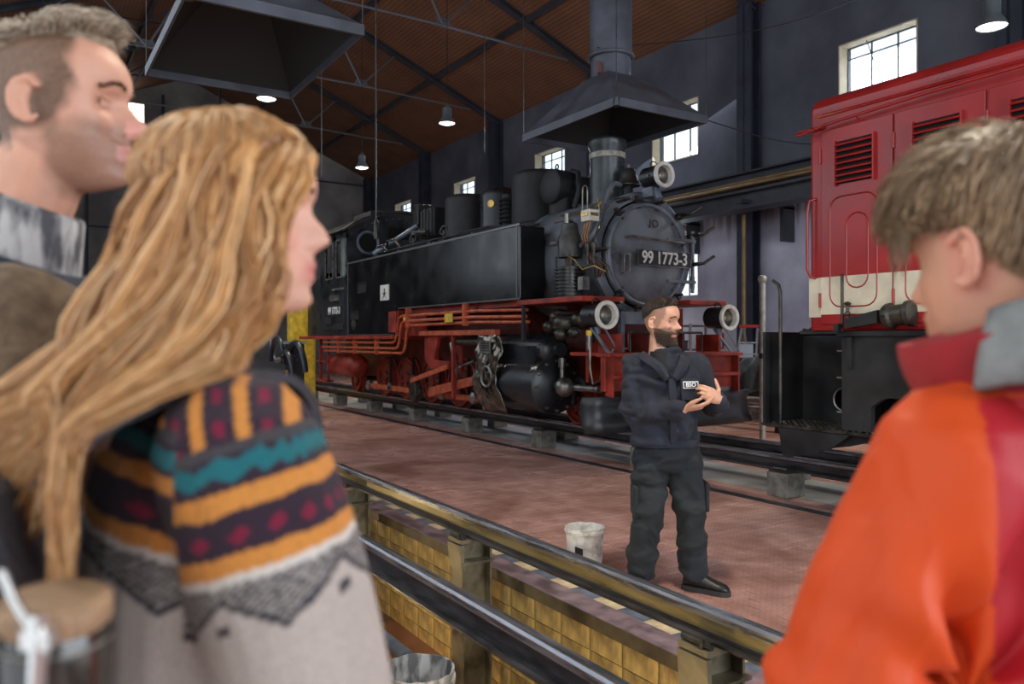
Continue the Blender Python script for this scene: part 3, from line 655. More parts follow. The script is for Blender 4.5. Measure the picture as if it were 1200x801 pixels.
# near side wall with door opening and windows, built as strips around the openings
b = MB()
y0, y1 = YN, YN + .03
b.bb(-16.75, -15.08, y0, y1, 1.62, 2.75); b.bb(-16.75, -16.42, y0, y1, 2.75, 3.66); b.bb(-15.92, -15.74, y0, y1, 2.75, 3.66); b.bb(-15.16, -15.08, y0, y1, 2.75, 3.66); b.bb(-16.75, -15.08, y0, y1, 3.60, 3.76)
b.bb(-16.42, -15.92, y0, y1, 2.75, 2.80); b.bb(-15.74, -15.16, y0, y1, 2.75, 2.80)
part('cab_side', b, m_black, cab)
part('cab_side', MB().bb(-16.75, -15.08, YF - .03, YF, 1.62, 2.75).bb(-16.75, -16.42, YF - .03, YF, 2.75, 3.76).bb(-15.3, -15.08, YF - .03, YF, 2.75, 3.76), m_black, cab)
for x0, x1 in ((-16.42, -15.92), (-15.74, -15.16)):
    b = MB(); b.bb(x0, x0 + .03, y0 - .015, y0, 2.8, 3.6); b.bb(x1 - .03, x1, y0 - .015, y0, 2.8, 3.6); b.bb(x0, x1, y0 - .015, y0, 3.57, 3.6); b.bb(x0, x1, y0 - .015, y0, 2.8, 2.83); b.bb((x0 + x1) / 2 - .012, (x0 + x1) / 2 + .012, y0 - .012, y0, 2.8, 3.6)
    f_ = part('window_frame', b, m_steel, cab)
part('window_pane', MB().bb(-15.46, -15.19, y0 + .005, y0 + .01, 2.83, 3.57), mat('dim_cab_glass', (.16, .2, .19), .08, 0), cab)
part('cab_roof', MB().prism(arch(YN - .08, YF + .08, 3.70, 3.76, 4.2)[1:-1] + arch(YN - .08, YF + .08, 3.70, 3.72, 4.15)[1:-1][::-1], 0, -17.6, -14.95), m_black, cab)
part('roof_vent', MB().bb(-16.6, -15.6, 6.3, 7.3, 4.1, 4.26), m_blackmatt, cab, bevel=.02)
part('roof_gutter', MB().tube([(-17.6, YN - .1, 3.74), (-14.95, YN - .1, 3.74)], .02, 6), m_steel, cab, smooth=50)
b = MB()
for k in range(16):
    t_ = k / 15; b.ball((-15.05, YN + .06 + (YF - YN - .12) * t_, 3.66 + .38 * sin(pi * t_) ** .8), .012, 6)
part('rivet', b, m_blue, cab, each=True)
for y in (6.02, 7.58):
    part('front_window', MB().lathe([(0, .01), (.2, .01)], (-15.06, y, 3.5), (1, 0, 0), 24).cyl((-15.06, y, 3.5), (-15.04, y, 3.5), .2, n=24), mat('hole_black'), cab, smooth=40, each=True)
    part('front_window_rim', MB().torus((-15.04, y, 3.5), (1, 0, 0), .22, .03, 28, 6), m_blue, cab, smooth=50)
part('front_hatch', MB().prism([(6.45, 3.62), (7.15, 3.62), (7.1, 3.85), (6.5, 3.85)], 0, -15.06, -15.03), mat('hole_black'), cab)
bk = part('coal_bunker', MB().prism([(-17.9, 1.62), (-16.75, 1.62), (-16.75, 3.0), (-17.9, 2.7)], 1, YN + .08, YF - .08), m_black, bevel=.015)
b = MB(); b.bb(-15.96, -15.3, YN - .02, YN, 2.56, 2.60); part('hand_rail', b, m_steel, cab)
np = part('side_number_plate', MB().bb(-16.25, -15.42, YN - .018, YN, 2.02, 2.24), m_plate, cab)
rot_y = Matrix(((1, 0, 0), (0, 0, -1), (0, 1, 0)))      # text facing -Y
text('99 1773-3', .20, 'side_number', m_num, cab, (-15.83, YN - .02, 2.13), rot_y, .003, sx=.9, bold=.004)
part('depot_plate', MB().bb(-16.1, -15.6, YN - .014, YN, 2.34, 2.46), m_steel, cab)
part('step_box', MB().bb(-16.5, -15.3, YN - .02, YN, 1.74, 1.86).bb(-16.3, -15.9, YN - .06, YN, 1.86, 2.0), m_blackmatt, cab)
# frame, running boards, buffer beam
part('main_frame', MB().bb(-17.6, -7.2, 6.5, 6.54, .75, 1.62).bb(-17.6, -7.2, 7.06, 7.10, .75, 1.62).bb(-15, -9.4, 6.2, 7.4, 1.62, 2.0), mat('dark_frame_red', (.12, .016, .012), .5, 0, .5, 5))
part('ash_pan', MB().bb(-15.4, -12.2, 6.55, 7.05, .7, 2.0), m_blackmatt)
part('rear_running_board', MB().bb(-18.1, -12.75, YN - .06, YF + .06, 1.545, 1.61), m_red, bevel=.008, each=True)
part('tank_step_panel', MB().bb(-12.72, -12.64, YN + .01, 6.1, 1.60, 2.06).bb(-12.64, -11.9, YN + .2, YN + .22, 1.60, 2.06).bb(-13.0, -12.68, YN - .012, YN + .0, 1.66, 2.03), m_red)
part('front_running_board', MB().bb(-8.75, -7.35, YN - .02, 6.25, 1.985, 2.05).bb(-8.75, -7.35, 7.35, YF + .02, 1.985, 2.05), m_red, bevel=.008, each=True)
part('board_support', MB().bb(-8.66, -8.62, YN + .0, YN + .04, 1.5, 2.0).bb(-7.45, -7.41, YN + .2, YN + .24, 1.5, 2.0), m_blackmatt, each=True)
part('valance', MB().bb(-12.6, -8.7, YN + .12, YN + .14, 1.98, 2.07), m_red)
bbm = part('buffer_beam', MB().bb(-7.16, -7.08, 5.72, 7.9, .93, 1.34).bb(-7.22, -6.98, 5.70, 7.92, 1.33, 1.37), m_red, bevel=.006)
b = MB()
for y in (5.76, 6.35, 7.25, 7.84): b.bb(-7.1, -6.98, y - .015, y + .015, .87, 1.34)
b.bb(-7.1, -6.97, 5.74, 6.37, 1.08, 1.12); b.bb(-7.1, -6.97, 7.23, 7.86, 1.08, 1.12); part('beam_rib', b, m_red, each=True)
part('front_platform', MB().bb(-7.75, -7.1, 5.72, 7.9, 1.34, 1.38).bb(-7.8, -7.74, 6.0, 7.6, 1.0, 1.95), m_red)
b = MB(); b.prism([(-8.6, 1.6), (-7.7, 1.38), (-7.7, 1.95), (-8.6, 2.0)], 1, 6.3, 7.3); part('saddle', b, mat('dark_frame_red'))
for y in (5.98, 7.62): part('platform_bracket', MB().bb(-7.5, -7.1, y - .02, y + .02, 1.38, 1.6).tube([(-7.3, y, 1.42), (-7.3, y + .28, 1.42), (-7.3, y + .28, 1.62)], .018, 6), m_red, each=True)
part('handrail', MB().tube([(-7.2, 6.2, 1.38), (-7.2, 6.2, 1.62), (-7.2, 7.4, 1.62), (-7.2, 7.4, 1.38)], .016, 8), m_darksteel, smooth=50)
part('end_plate', MB().bb(-7.3, -7.27, 6.1, 6.75, 1.72, 1.87).bb(-7.3, -7.24, 6.1, 6.16, 1.38, 1.87), m_blue, bevel=.004)
b = MB(); b.lathe([(0, 0), (.06, 0), (.07, .25), (.13, .28), (.15, .36), (0, .38)], (-7.08, CY, 1.12), (1, 0, 0), 20); part('central_buffer', b, m_darksteel, smooth=40)
pw_ = []
n = 10
for i in range(n + 1):
    t_ = i / n; pw_.append((-7.15 + .10 * (1 - abs(2 * t_ - 1) ** 5), 5.42 + 2.76 * t_))
rows = []
for z, dx in ((.47, .10), (.60, .03), (.76, 0), (.87, .05)):
    rows.append([Vector((x + dx, y, z)) for x, y in pw_])
g = MB().grid(rows, close=False); o = part('snow_plough', g, m_black, smooth=60); md = o.modifiers.new('s', 'SOLIDIFY'); md.thickness = .03
part('plough_stay', MB().beam((-7.1, 6.1, .9), (-7.05, 6.1, .7), .06, .03).beam((-7.1, 7.5, .9), (-7.05, 7.5, .7), .06, .03), m_blackmatt, each=True)
# lamps on stands either side
for y in (5.80, 7.84):
    headlamp(-7.14, y, 1.82, .165, .36)
    b = MB(); b.beam((-7.35, y - .06, 1.67), (-7.12, y + .02, 1.37), .05, .02); b.beam((-7.3, y + .1, 1.67), (-7.15, y + .2, 1.37), .025, .02); b.cyl((-7.32, y, 1.60), (-7.32, y, 1.68), .04, n=10)
    part('lamp_stand', b, m_blue, smooth=40)
b = MB(); b.tube([(-7.25, 5.62, 1.62), (-7.2, 5.6, 1.5), (-7.2, 5.6, 1.2), (-7.2, 5.64, 1.02), (-7.2, 5.74, 1.05), (-7.2, 5.86, 1.32), (-7.2, 5.95, 1.42)], .014, 8); part('brake_hose', b, m_steel, smooth=50)
part('hose_tap', MB().cyl((-7.22, 5.6, 1.42), (-7.22, 5.6, 1.58), .028, n=10), m_steel, smooth=40)
part('hose_band', MB().cyl((-7.22, 5.6, 1.58), (-7.22, 5.6, 1.64), .035, n=10), m_yellow, smooth=40)
# air pump, lubricator, pipes beside the smokebox
ap = part('air_pump', MB().cyl((-7.95, 5.86, 2.06), (-7.95, 5.86, 2.44), .165, n=24), m_black, smooth=40)
b = MB()
for k in range(8): b.cyl((-7.95, 5.86, 2.09 + k * .045), (-7.95, 5.86, 2.105 + k * .045), .192, n=24)
part('cooling_fin', b, m_darksteel, ap, smooth=40, each=True)
part('pump_head', MB().lathe([(.15, 0), (.15, .25), (.12, .3), (.10, .42), (.04, .46), (0, .46)], (-7.95, 5.86, 2.56), n=24).cyl((-7.95, 5.86, 2.42), (-7.95, 5.86, 2.58), .06, n=12).cyl((-8.1, 5.76, 2.44), (-8.1, 5.76, 2.58), .015, n=6).cyl((-7.82, 5.76, 2.44), (-7.82, 5.76, 2.58), .015, n=6), mat('pump_grey', (.07, .07, .065), .45, .3, .5, 9), ap, smooth=40)
part('pump_valve', MB().cyl((-8.16, 5.72, 2.74), (-8.0, 5.72, 2.74), .03, n=8).cyl((-8.18, 5.8, 3.03), (-7.8, 5.8, 3.03), .018, n=8).cyl((-7.9, 5.78, 2.98), (-7.9, 5.78, 3.1), .03, n=8).bb(-7.7, -7.6, 5.8, 5.9, 2.14, 2.3), m_steel, ap, smooth=40, each=True)
part('lubricator', MB().bb(-7.72, -7.55, 5.86, 6.02, 2.98, 3.12), m_white, bevel=.008)
part('lubricator_window', MB().bb(-7.70, -7.57, 5.85, 5.86, 3.04, 3.08).bb(-7.55, -7.545, 5.88, 6.0, 3.04, 3.08), m_brass)
part('vent_loop', MB().tube([(-7.80, 5.95, 3.05), (-7.80, 5.95, 3.38)] + [(-7.75 - .05 * cos(pi * k / 8), 5.95, 3.38 + .06 * sin(pi * k / 8)) for k in range(9)] + [(-7.70, 5.95, 3.38), (-7.70, 5.95, 3.1)], .010, 8), m_steel, smooth=50)
for k in range(7):
    x = -7.70 + k * .025
    part('copper_pipe', MB().tube([(x, 5.9, 2.98), (x - .02, 5.86, 2.8), (x + .03 * sin(k * 2), 5.9, 2.6), (x + .10, 5.98 + .02 * k, 2.42), (x + .02, 6.05, 2.3)], .006, 5), m_copper if k % 2 else m_darksteel, smooth=50)
part('copper_pipe', MB().tube([(-7.85, 5.75, 2.44), (-7.78, 5.72, 2.56), (-7.66, 5.72, 2.5), (-7.58, 5.78, 2.38), (-7.45, 5.85, 2.42), (-7.35, 5.95, 2.35)], .008, 6), m_brass, smooth=50)
b = MB()
for x in (-7.58, -7.46): b.lathe([(.02, 0), (.03, .05), (.018, .08), (.018, .16), (.035, .2), (.03, .26), (0, .28)], (x, 5.86, 2.44), n=10)
part('drain_cock', b, m_darksteel, smooth=40)
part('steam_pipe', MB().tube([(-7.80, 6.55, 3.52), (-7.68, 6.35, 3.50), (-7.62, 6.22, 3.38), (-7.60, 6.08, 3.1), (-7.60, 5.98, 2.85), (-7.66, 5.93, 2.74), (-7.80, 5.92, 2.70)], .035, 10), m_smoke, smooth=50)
part('conduit', MB().tube([(-8.6, 6.2, 3.2), (-8.1, 6.2, 3.2), (-7.9, 6.28, 3.25), (-7.75, 6.4, 3.42)], .012, 6).tube([(-7.68, 6.1, 3.3), (-7.58, 6.05, 3.1), (-7.6, 6.05, 2.9)], .008, 6), m_brass, smooth=50)
b = MB()
for k, (x, y, z, s_) in enumerate([(-7.6, 5.95, 1.9, .12), (-7.75, 5.9, 1.78, .16), (-7.95, 5.8, 1.74, .18), (-8.15, 5.85, 1.82, .14), (-7.9, 5.7, 1.6, .1), (-7.7, 5.75, 1.62, .09), (-8.3, 5.8, 1.7, .1)]): b.ball((x, y, z), s_, 10, (1, 1, .8))
for k in range(5): b.torus((-7.95, 5.82, 1.62 + k * .06), (0, 0, 1), .16, .02, 18, 6)
part('pump_lower_works', b, m_darksteel, smooth=50)
# pipes along the side
def pipe3(dz, dx, yy, m): return MB().tube([(-16.6, yy, 1.38 + dz), (-12.72 + dx, yy, 1.38 + dz), (-12.62 + dx, yy, 1.41 + dz), (-12.56 + dx, yy, 1.50 + dz), (-12.5 + dx, yy, 1.74 + dz * .9), (-12.44 + dx, yy, 1.82 + dz * .9), (-12.32 + dx, yy, 1.85 + dz * .9), (-9.9, yy, 1.86 + dz * .9), (-8.7, yy + .1, 1.84 + dz * .9)], .024, 8)
part('feed_pipe', pipe3(.10, -.16, 5.62, None), m_pipe, smooth=50); part('feed_pipe', pipe3(.0, 0, 5.60, None), m_pipe, smooth=50); part('feed_pipe', pipe3(-.08, .16, 5.64, None), m_pipe, smooth=50)
b = MB()
for x in (-15.6, -14.7, -13.6): b.bb(x - .012, x + .012, 5.57, 5.66, 1.26, 1.56)
for x in (-12.2, -10.2): b.bb(x - .015, x + .015, 5.56, 5.66, 1.74, 2.07)
part('pipe_clip', b, m_pipe, each=True)
part('yellow_tag', MB().bb(-10.80, -10.55, 5.57, 5.585, 1.80, 1.93), m_yellow, each=True); part('yellow_tag', MB().bb(-12.33, -12.25, 5.57, 5.585, 1.86, 1.92), m_yellow)
part('lower_duct', MB().bb(-12.1, -9.6, 5.75, 5.85, 1.60, 1.68), m_pipe, bevel=.006)
# motion bracket
part('motion_bracket', MB().prism([(-12.1, 1.62), (-12.1, 1.2), (-11.9, 1.05), (-11.2, 1.05), (-11.2, 1.18), (-11.75, 1.2), (-11.6, 1.55), (-11.2, 1.6)], 1, 5.86, 5.92).prism([(-11.5, 1.6), (-11.1, 1.25), (-11.1, 1.0), (-11.0, 1.0), (-11.0, 1.6)], 1, 5.98, 6.02).bb(-11.02, -10.96, 5.8, 5.86, .6, 1.6), m_red, bevel=.006)
part('reversing_shaft', MB().cyl((-11.1, 5.9, 1.5), (-10.2, 5.9, 1.5), .055, n=14), m_darksteel, smooth=40)
part('valve_gear_link', MB().tube([(-11.15, 5.88, 1.48), (-11.05, 5.86, 1.3), (-10.98, 5.86, 1.05), (-11.0, 5.88, .85)], .035, 6).beam((-10.8, 5.84, 1.1), (-10.3, 5.84, 1.22), .06, .03), m_steel, smooth=50)
part('combination_lever', MB().beam((-9.92, 5.8, 1.48), (-9.98, 5.8, .5), .03, .05).bb(-10.2, -9.9, 5.78, 5.9, 1.02, 1.2).bb(-10.1, -9.95, 5.8, 5.9, 1.35, 1.6), m_steel, bevel=.005)
part('slide_bar', MB().bb(-10.5, -9.6, 5.95, 6.05, 1.06, 1.10).bb(-10.5, -9.6, 5.95, 6.05, .74, .78).cyl((-10.4, 6.0, .92), (-9.6, 6.0, .92), .03, n=10), m_steel, each=True)
part('crosshead', MB().lathe([(0, 0), (.09, .0), (.1, .03), (.1, .12), (.06, .14), (0, .14)], (-10.36, 5.98, .92), (0, -1, 0), 16).bb(-10.48, -10.2, 5.9, 6.05, .76, 1.08), m_steel, smooth=40)
part('connecting_rod', MB().prism([(-10.36, .86), (-10.36, .99), (-12.0, .72), (-12.0, .56)], 1, 5.88, 5.94), m_pipe, bevel=.006)
part('eccentric_rod', MB().prism([(-12.5, .78), (-12.5, .86), (-11.15, 1.14), (-11.15, 1.06)], 1, 5.78, 5.82), m_pipe, bevel=.005)
part('return_crank', MB().prism([(-12.62, .90), (-12.40, .92), (-12.30, .55), (-12.42, .44), (-12.60, .48)], 1, 5.80, 5.9).lathe([(0, 0), (.11, 0), (.11, .1), (0, .1)], (-12.42, 5.95, .62), (0, -1, 0), 14), m_darksteel, bevel=.01)
part('coupling_rod', MB().bb(-15.05, -12.62, 6.02, 6.07, .565, .655).bb(-11.9, -10.6, 6.02, 6.07, .565, .655), m_pipe, bevel=.006)
for x in (-15.0, -13.95, -12.85, -11.8, -10.7): part('crank_pin', MB().lathe([(0, 0), (.085, 0), (.095, .02), (.095, .09), (.05, .11), (0, .11)], (x, 6.09, .62), (0, -1, 0), 14), m_steel, smooth=40)
# wheels
def wheel(x, y, r, spokes=11, cw=True):
    s = -1 if y < CY else 1; zc = .39 + r
    b = MB(); b.lathe([(r - .035, -.04), (r - .035, .04), (r - .11, .035), (r - .11, -.035), (r - .035, -.04)], (x, y, zc), (0, s, 0), 36)
    b.lathe([(0, .07), (.10, .07), (.11, .05), (.11, -.05), (0, -.05)], (x, y, zc), (0, s, 0), 20)
    for k in range(spokes):
        a = 2 * pi * k / spokes; b.beam((x + .1 * cos(a), y, zc + .1 * sin(a)), (x + (r - .1) * cos(a), y, zc + (r - .1) * sin(a)), .045, .05)
    if cw:
        aa = [pi * (.10 + .8 * k / 10) for k in range(11)]; rr = r - .09
        b.prism([(x + rr * cos(a), zc + rr * sin(a)) for a in aa] + [(x + rr * cos(a) * .8, zc + .10) for a in aa[::-1][::5]], 1, y - .05 if s < 0 else y, y if s < 0 else y + .05)
        b.cyl((x, y + s * .03, zc - .17), (x, y + s * .08, zc - .17), .09, n=14)
    w_ = part('wheel', b, m_wred, smooth=40)
    part('tyre', MB().lathe([(r - .04, -.065), (r + .025, -.065), (r + .025, -.04), (r, -.03), (r - .005, .065), (r - .04, .065), (r - .04, -.065)], (x, y, zc), (0, s, 0), 40), m_red, w_, smooth=35)
    return w_
for x in (-15.0, -13.95, -12.85, -11.8, -10.7):
    for y in (6.42, 7.18): wheel(x, y, .40)
for x in (-16.6, -8.45):
    for y in (6.42, 7.18): wheel(x, y, .28, 8, False)
part('axle', (lambda b: [b.cyl((x, 6.4, .39 + r), (x, 7.2, .39 + r), .06, n=12) for x, r in ((-15, .4), (-13.95, .4), (-12.85, .4), (-11.8, .4), (-10.7, .4), (-16.6, .28), (-8.45, .28))] and b)(MB()), m_darksteel, smooth=40, each=True)
part('brake_gear', (lambda b: [b.beam((x + .45, 6.3, 1.2), (x + .46, 6.3, .62), .05, .03) for x in (-15, -13.95, -12.85, -11.8)] and b)(MB()), m_blackmatt, each=True)
part('wheel_guard', MB().torus((-8.1, 6.15, .75), (.25, 1, 0), .26, .05, 24, 8, -.3, pi * .75), m_blackmatt, smooth=50)
# cylinders
def foil(seed=3):
    r2 = random.Random(seed)
for s in (-1, 1):
    yc = CY + s * .86
    c_ = part('cylinder', MB().lathe([(0, 0), (.30, 0), (.36, .03), (.37, .12), (.35, .14), (.35, 1.2), (.37, 1.22), (.37, 1.34), (.30, 1.38), (.1, 1.42), (.1, 1.55), (0, 1.55)], (-9.72, yc, .93), (1, 0, 0), 36), m_black, smooth=35)
    part('valve_chest', MB().lathe([(0, 0), (.19, 0), (.22, .03), (.22, 1.25), (.19, 1.28), (.09, 1.3), (.09, 1.42), (0, 1.42)], (-9.68, yc - .02 * s, 1.40), (1, 0, 0), 30).bb(-9.6, -8.55, yc - .22, yc + .22, .9, 1.45), m_black, c_, smooth=35)
    b = MB()
    for k in range(12):
        a = 2 * pi * k / 12; b.cyl((-8.36, yc + .32 * cos(a), .93 + .32 * sin(a)), (-8.31, yc + .32 * cos(a), .93 + .32 * sin(a)), .02, n=6)
    part('cover_bolt', b, m_steel, c_, each=True)
    part('piston_tail_rod', MB().cyl((-8.2, yc, .93), (-7.45, yc, .93), .042, n=14), m_steel, c_, smooth=40)
    part('relief_valve', MB().cyl((-8.15, yc - .05, 1.02), (-8.15, yc - .05, 1.26), .03, n=10).cyl((-8.15, yc - .05, 1.18), (-8.15, yc - .05, 1.3), .05, n=10).ball((-8.1, yc - .05, .93), .13, 12), m_steel, c_, smooth=40)
    if s < 0:
        rows = []
        for j in range(29):
            z = 1.60 - 1.08 * j / 28; row = []
            for i in range(25):
                x = -9.80 + (.62 + .05 * sin(j * .3)) * i / 24 - .0
                bul = .05 * sin(pi * j / 28) + .012 * sin(i * .9 + j * .4) + .012 * sin(i * .37 - j * .73) + .010 * sin(i * 1.7 + j * 1.3)
                inset = .10 * max(0, (j - 20) / 8) ** 2
                row.append(Vector((x, 5.60 - bul + inset, z)))
            rows.append(row)
        o = part('cladding', MB().grid(rows, close=False), mat('crinkled_tin_cladding', (.22, .19, .16), .22, .85, .6, 5, .4, 18, rvar=.1), c_, smooth=60)
        md = o.modifiers.new('s', 'SOLIDIFY'); md.thickness = .012
        part('data_plate', MB().bb(-9.66, -9.36, 5.535, 5.545, 1.34, 1.52), m_steel, c_)
        b = MB()
        for q in range(4): b.bb(-9.63, -9.39, 5.531, 5.535, 1.37 + q * .035, 1.385 + q * .035)
        part('data_plate_lines', b, m_plate, c_)
        part('tin_ring', MB().torus((-9.45, 5.53, 1.02), (0, 1, 0), .14, .02, 20, 6), m_steel, c_, smooth=50)
# air reservoirs
for s in (-1, 1):
    part('air_reservoir', MB().lathe([(0, 0), (.12, .02), (.22, .08), (.24, .16), (.24, 1.15), (.22, 1.24), (.12, 1.30), (0, 1.32)], (-16.6, CY + s * .86, 1.0), (1, 0, 0), 28), m_red, smooth=50)
part('cab_step', MB().bb(-17.0, -16.96, 5.66, 5.72, .62, 1.56).bb(-16.5, -16.46, 5.66, 5.72, .62, 1.56).bb(-17.0, -16.46, 5.6, 5.8, .62, .66).bb(-17.0, -16.46, 5.6, 5.8, 1.05, 1.08), m_red)

# ================================================================ RED DIESEL LOCOMOTIVE
L2 = thing('diesel_locomotive', 'red and cream diesel shunting engine on a black frame', 'diesel locomotive', (-1.5, CY, .39))
def dp(name, b, m, par=None, **k): return b.build(name, m, par or L2, **k)
m_dred = mat('glossy_red_paint', (.33, .013, .013), .32, 0, .25, 2.5, .04, 4, rvar=.08, coat=.25)
m_dcream = mat('cream_paint', (.66, .60, .46), .4, 0, .22, 4, .05, 8)
m_dblack = mat('black_frame_paint', (.016, .017, .019), .42, 0, .5, 3, .1, 12, rvar=.12)
DY = 5.7; DF = 2 * CY - DY; X0 = -4.30; X1 = 1.4
prof = [(DY, 1.60), (DY, 3.44)] + [(DY + .14 * (1 - cos(a * pi / 12)), 3.44 + .14 * sin(a * pi / 12)) for a in range(1, 7)] + [(CY, 3.74)] + [(DF - .14 * (1 - cos(a * pi / 12)), 3.44 + .14 * sin(a * pi / 12)) for a in range(6, 0, -1)] + [(DF, 3.44), (DF, 1.60)]
body = dp('body', MB().prism(prof, 0, X0, X1), m_dred, bevel=.03)
dp('cream_band', MB().bb(X0 - .004, X1, DY - .004, DF + .004, 1.72, 2.05), m_dcream, body)
dp('roof_bead', MB().tube([(X0 + .09, DY - .008, 3.40), (X1, DY - .008, 3.40)], .012, 6), m_dred, body, smooth=50)
# doors: raised sheets with gaps between
for k, (xa, xb) in enumerate([(-4.18, -3.545), (-3.53, -2.86), (-2.84, -2.2), (-2.18, -1.5)]):
    d_ = dp('door', MB().bb(xa, xb, DY - .016, DY + .002, 1.66, 3.27), m_dred, body, bevel=.006)
    dp('door_band', MB().bb(xa + .002, xb - .002, DY - .0185, DY - .014, 1.74, 2.05), m_dcream, d_)
    xm = (xa + xb) / 2; w_ = (xb - xa)
    lv = MB(); z0 = 2.80
    dp('louvre_opening', MB().bb(xm - w_ * .27, xm + w_ * .27, DY - .018, DY - .015, z0, z0 + .35), mat('hole_black'), d_)
    for q in range(7): 
        zz = z0 + q * .050
        lv.prism([(DY - .016, zz + .040), (DY - .050, zz + .022), (DY - .054, zz + .010), (DY - .046, zz + .008), (DY - .016, zz + .030)], 0, xm - w_ * .26, xm + w_ * .26)
    lv.bb(xm - w_ * .28, xm - w_ * .26, DY - .045, DY - .016, z0 - .01, z0 + .36); lv.bb(xm + w_ * .26, xm + w_ * .28, DY - .045, DY - .016, z0 - .01, z0 + .36)
    dp('louvre', lv, mat('glossy_red_paint'), d_)
    def rr(x0_, x1_, z0_, z1_, r_, rad, m_=None, nm='pressed_panel'):
        pts = []
        for cxx, czz, aa in ((x1_ - r_, z1_ - r_, 0), (x0_ + r_, z1_ - r_, 90), (x0_ + r_, z0_ + r_, 180), (x1_ - r_, z0_ + r_, 270)):
            for q in range(5): a = R(aa + q * 22.5); pts.append((cxx + r_ * cos(a), DY - .016, czz + r_ * sin(a)))
        pts.append(pts[0]); return MB().tube(pts, rad, 6)
    dp('pressed_panel', rr(xm - w_ * .36, xm + w_ * .30, 1.80, 2.70, .1, .007), m_dred, d_, smooth=60)
    dp('pressed_panel', rr(xm - w_ * .12, xm + w_ * .18, 1.95, 2.55, .09, .007), m_dred, d_, smooth=60)
    dp('hinge', MB().cyl((xa - .004, DY - .02, 3.0), (xa - .004, DY - .02, 3.12), .012, n=8).cyl((xa - .004, DY - .02, 1.8), (xa - .004, DY - .02, 1.92), .012, n=8), m_dred, d_, smooth=40)
dp('door_lever', MB().cyl((-3.46, DY - .03, 2.36), (-3.36, DY - .035, 2.36), .014, n=8), m_steel, body, smooth=40)
dp('handrail', MB().tube([(-4.15, DY - .01, 3.30), (-4.34, DY - .06, 3.30), (-4.38, DY - .08, 3.27), (-4.30, DY - .09, 3.26), (-4.1, DY - .07, 3.30), (-3.3, DY - .07, 3.335), (-2.4, DY - .07, 3.35), (-2.2, DY - .05, 3.34), (-2.12, DY, 3.28)], .013, 8).cyl((-3.82, DY - .07, 3.31), (-3.82, DY, 3.26), .008, n=6), m_dred, body, smooth=60)
dp('handrail', MB().tube([(-4.24, DY, 2.72), (-4.27, DY - .05, 2.70), (-4.28, DY - .06, 2.6), (-4.28, DY - .06, 2.12), (-4.26, DY - .04, 2.06), (-4.24, DY, 2.05)], .012, 8), m_dred, body, smooth=60)
dp('front_lamp', MB().lathe([(.13, 0), (.13, .10), (.12, .14), (.08, .17), (0, .18)], (X0, 6.02, 1.92), (-1, 0, 0), 24), m_dcream, body, smooth=40)
dp('front_lamp', MB().lathe([(.13, 0), (.13, .10), (.12, .14), (.08, .17), (0, .18)], (X0, 7.58, 1.92), (-1, 0, 0), 24), m_dcream, body, smooth=40)
# frame with the shunter's step recess at the corner
FX = -4.78; RX = -3.98
fr = dp('frame', MB().bb(RX, X1, DY - .02, DY + .03, 1.08, 1.56).bb(RX, -3.72, DY - .02, DY + .03, .80, 1.08).bb(-2.55, X1, DY - .02, DY + .03, .62, 1.08).bb(RX - .03, X1, DY - .05, DY + .1, 1.56, 1.60).bb(RX, RX + .02, DY, 6.22, .80, 1.56), m_dblack)
arcp = [(-3.72, .80), (-3.72, 1.08)]; 
dp('arch_lip', MB().prism([(-3.80, .80)] + [(-3.80 + .32 * (1 - cos(R(a))), .80 + .30 * sin(R(a))) for a in range(0, 91, 15)] + [(-2.5, 1.10), (-2.5, 1.14), (-3.86, 1.14), (-3.86, .80)], 1, DY - .022, DY + .035), m_dblack, fr)
dp('front_plate', MB().bb(FX, FX + .03, DY - .02, DF + .02, .76, 1.60), m_dblack, fr)
dp('deck', MB().bb(FX, X0 + .1, DY + .5, DF, 1.57, 1.60).bb(-4.4, X1, DY, DF, 1.58, 1.60), m_dblack, fr)
b = MB(); hx0, hx1, hz0, hz1 = -4.42, -4.16, .90, 1.10
b.bb(FX, hx0 - .0, 6.20, 6.23, .78, 1.58); b.bb(hx1, RX + .02, 6.20, 6.23, .78, 1.58); b.bb(hx0, hx1, 6.20, 6.23, hz1, 1.58); b.bb(hx0, hx1, 6.20, 6.23, .78, hz0)
dp('recess_wall', b, m_dblack, fr)
pts = [(hx0 + .1 + .1 * cos(R(a)), 6.195, 1.0 + .1 * sin(R(a))) for a in range(90, 271, 15)] + [(hx1, 6.195, .90)]
dp('hole_rim', MB().tube([(hx1, 6.195, 1.1)] + pts, .009, 6), m_steel, fr, smooth=50)
dp('hole_corner', MB().prism([(hx0, hz1), (hx0, .9)] + [(hx0 + .1 + .1 * cos(R(a)), 1.0 + .1 * sin(R(a))) for a in range(270, 179, -15)] + [(hx0 + .1 + .1 * cos(R(a)), 1.0 + .1 * sin(R(a))) for a in range(180, 89, -15)], 1, 6.205, 6.22), m_dblack, fr)
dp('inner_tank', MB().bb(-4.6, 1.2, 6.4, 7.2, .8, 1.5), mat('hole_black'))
b = MB(); b.bb(FX, -3.72, DY - .04, 6.22, .765, .79); st = dp('step_plate', b, m_darksteel)
b = MB()
for i in range(18):
    for j in range(8): b.box((FX + .05 + i * .06, DY + .0 + j * .066, .793), (.03, .012, .006), Matrix.Rotation(R(45 if (i + j) % 2 else -45), 3, 'Z'))
dp('tread_pattern', b, m_darksteel, st, kind='stuff')
dp('step_skirt', MB().prism([(DY + .02, .765), (6.2, .765), (6.2, .5), (DY + .1, .62)], 0, -4.56, -4.53).prism([(-4.56, .765), (-3.6, .765), (-3.95, .66), (-4.35, .58), (-4.5, .56)], 1, DY + .04, DY + .06), m_dblack)
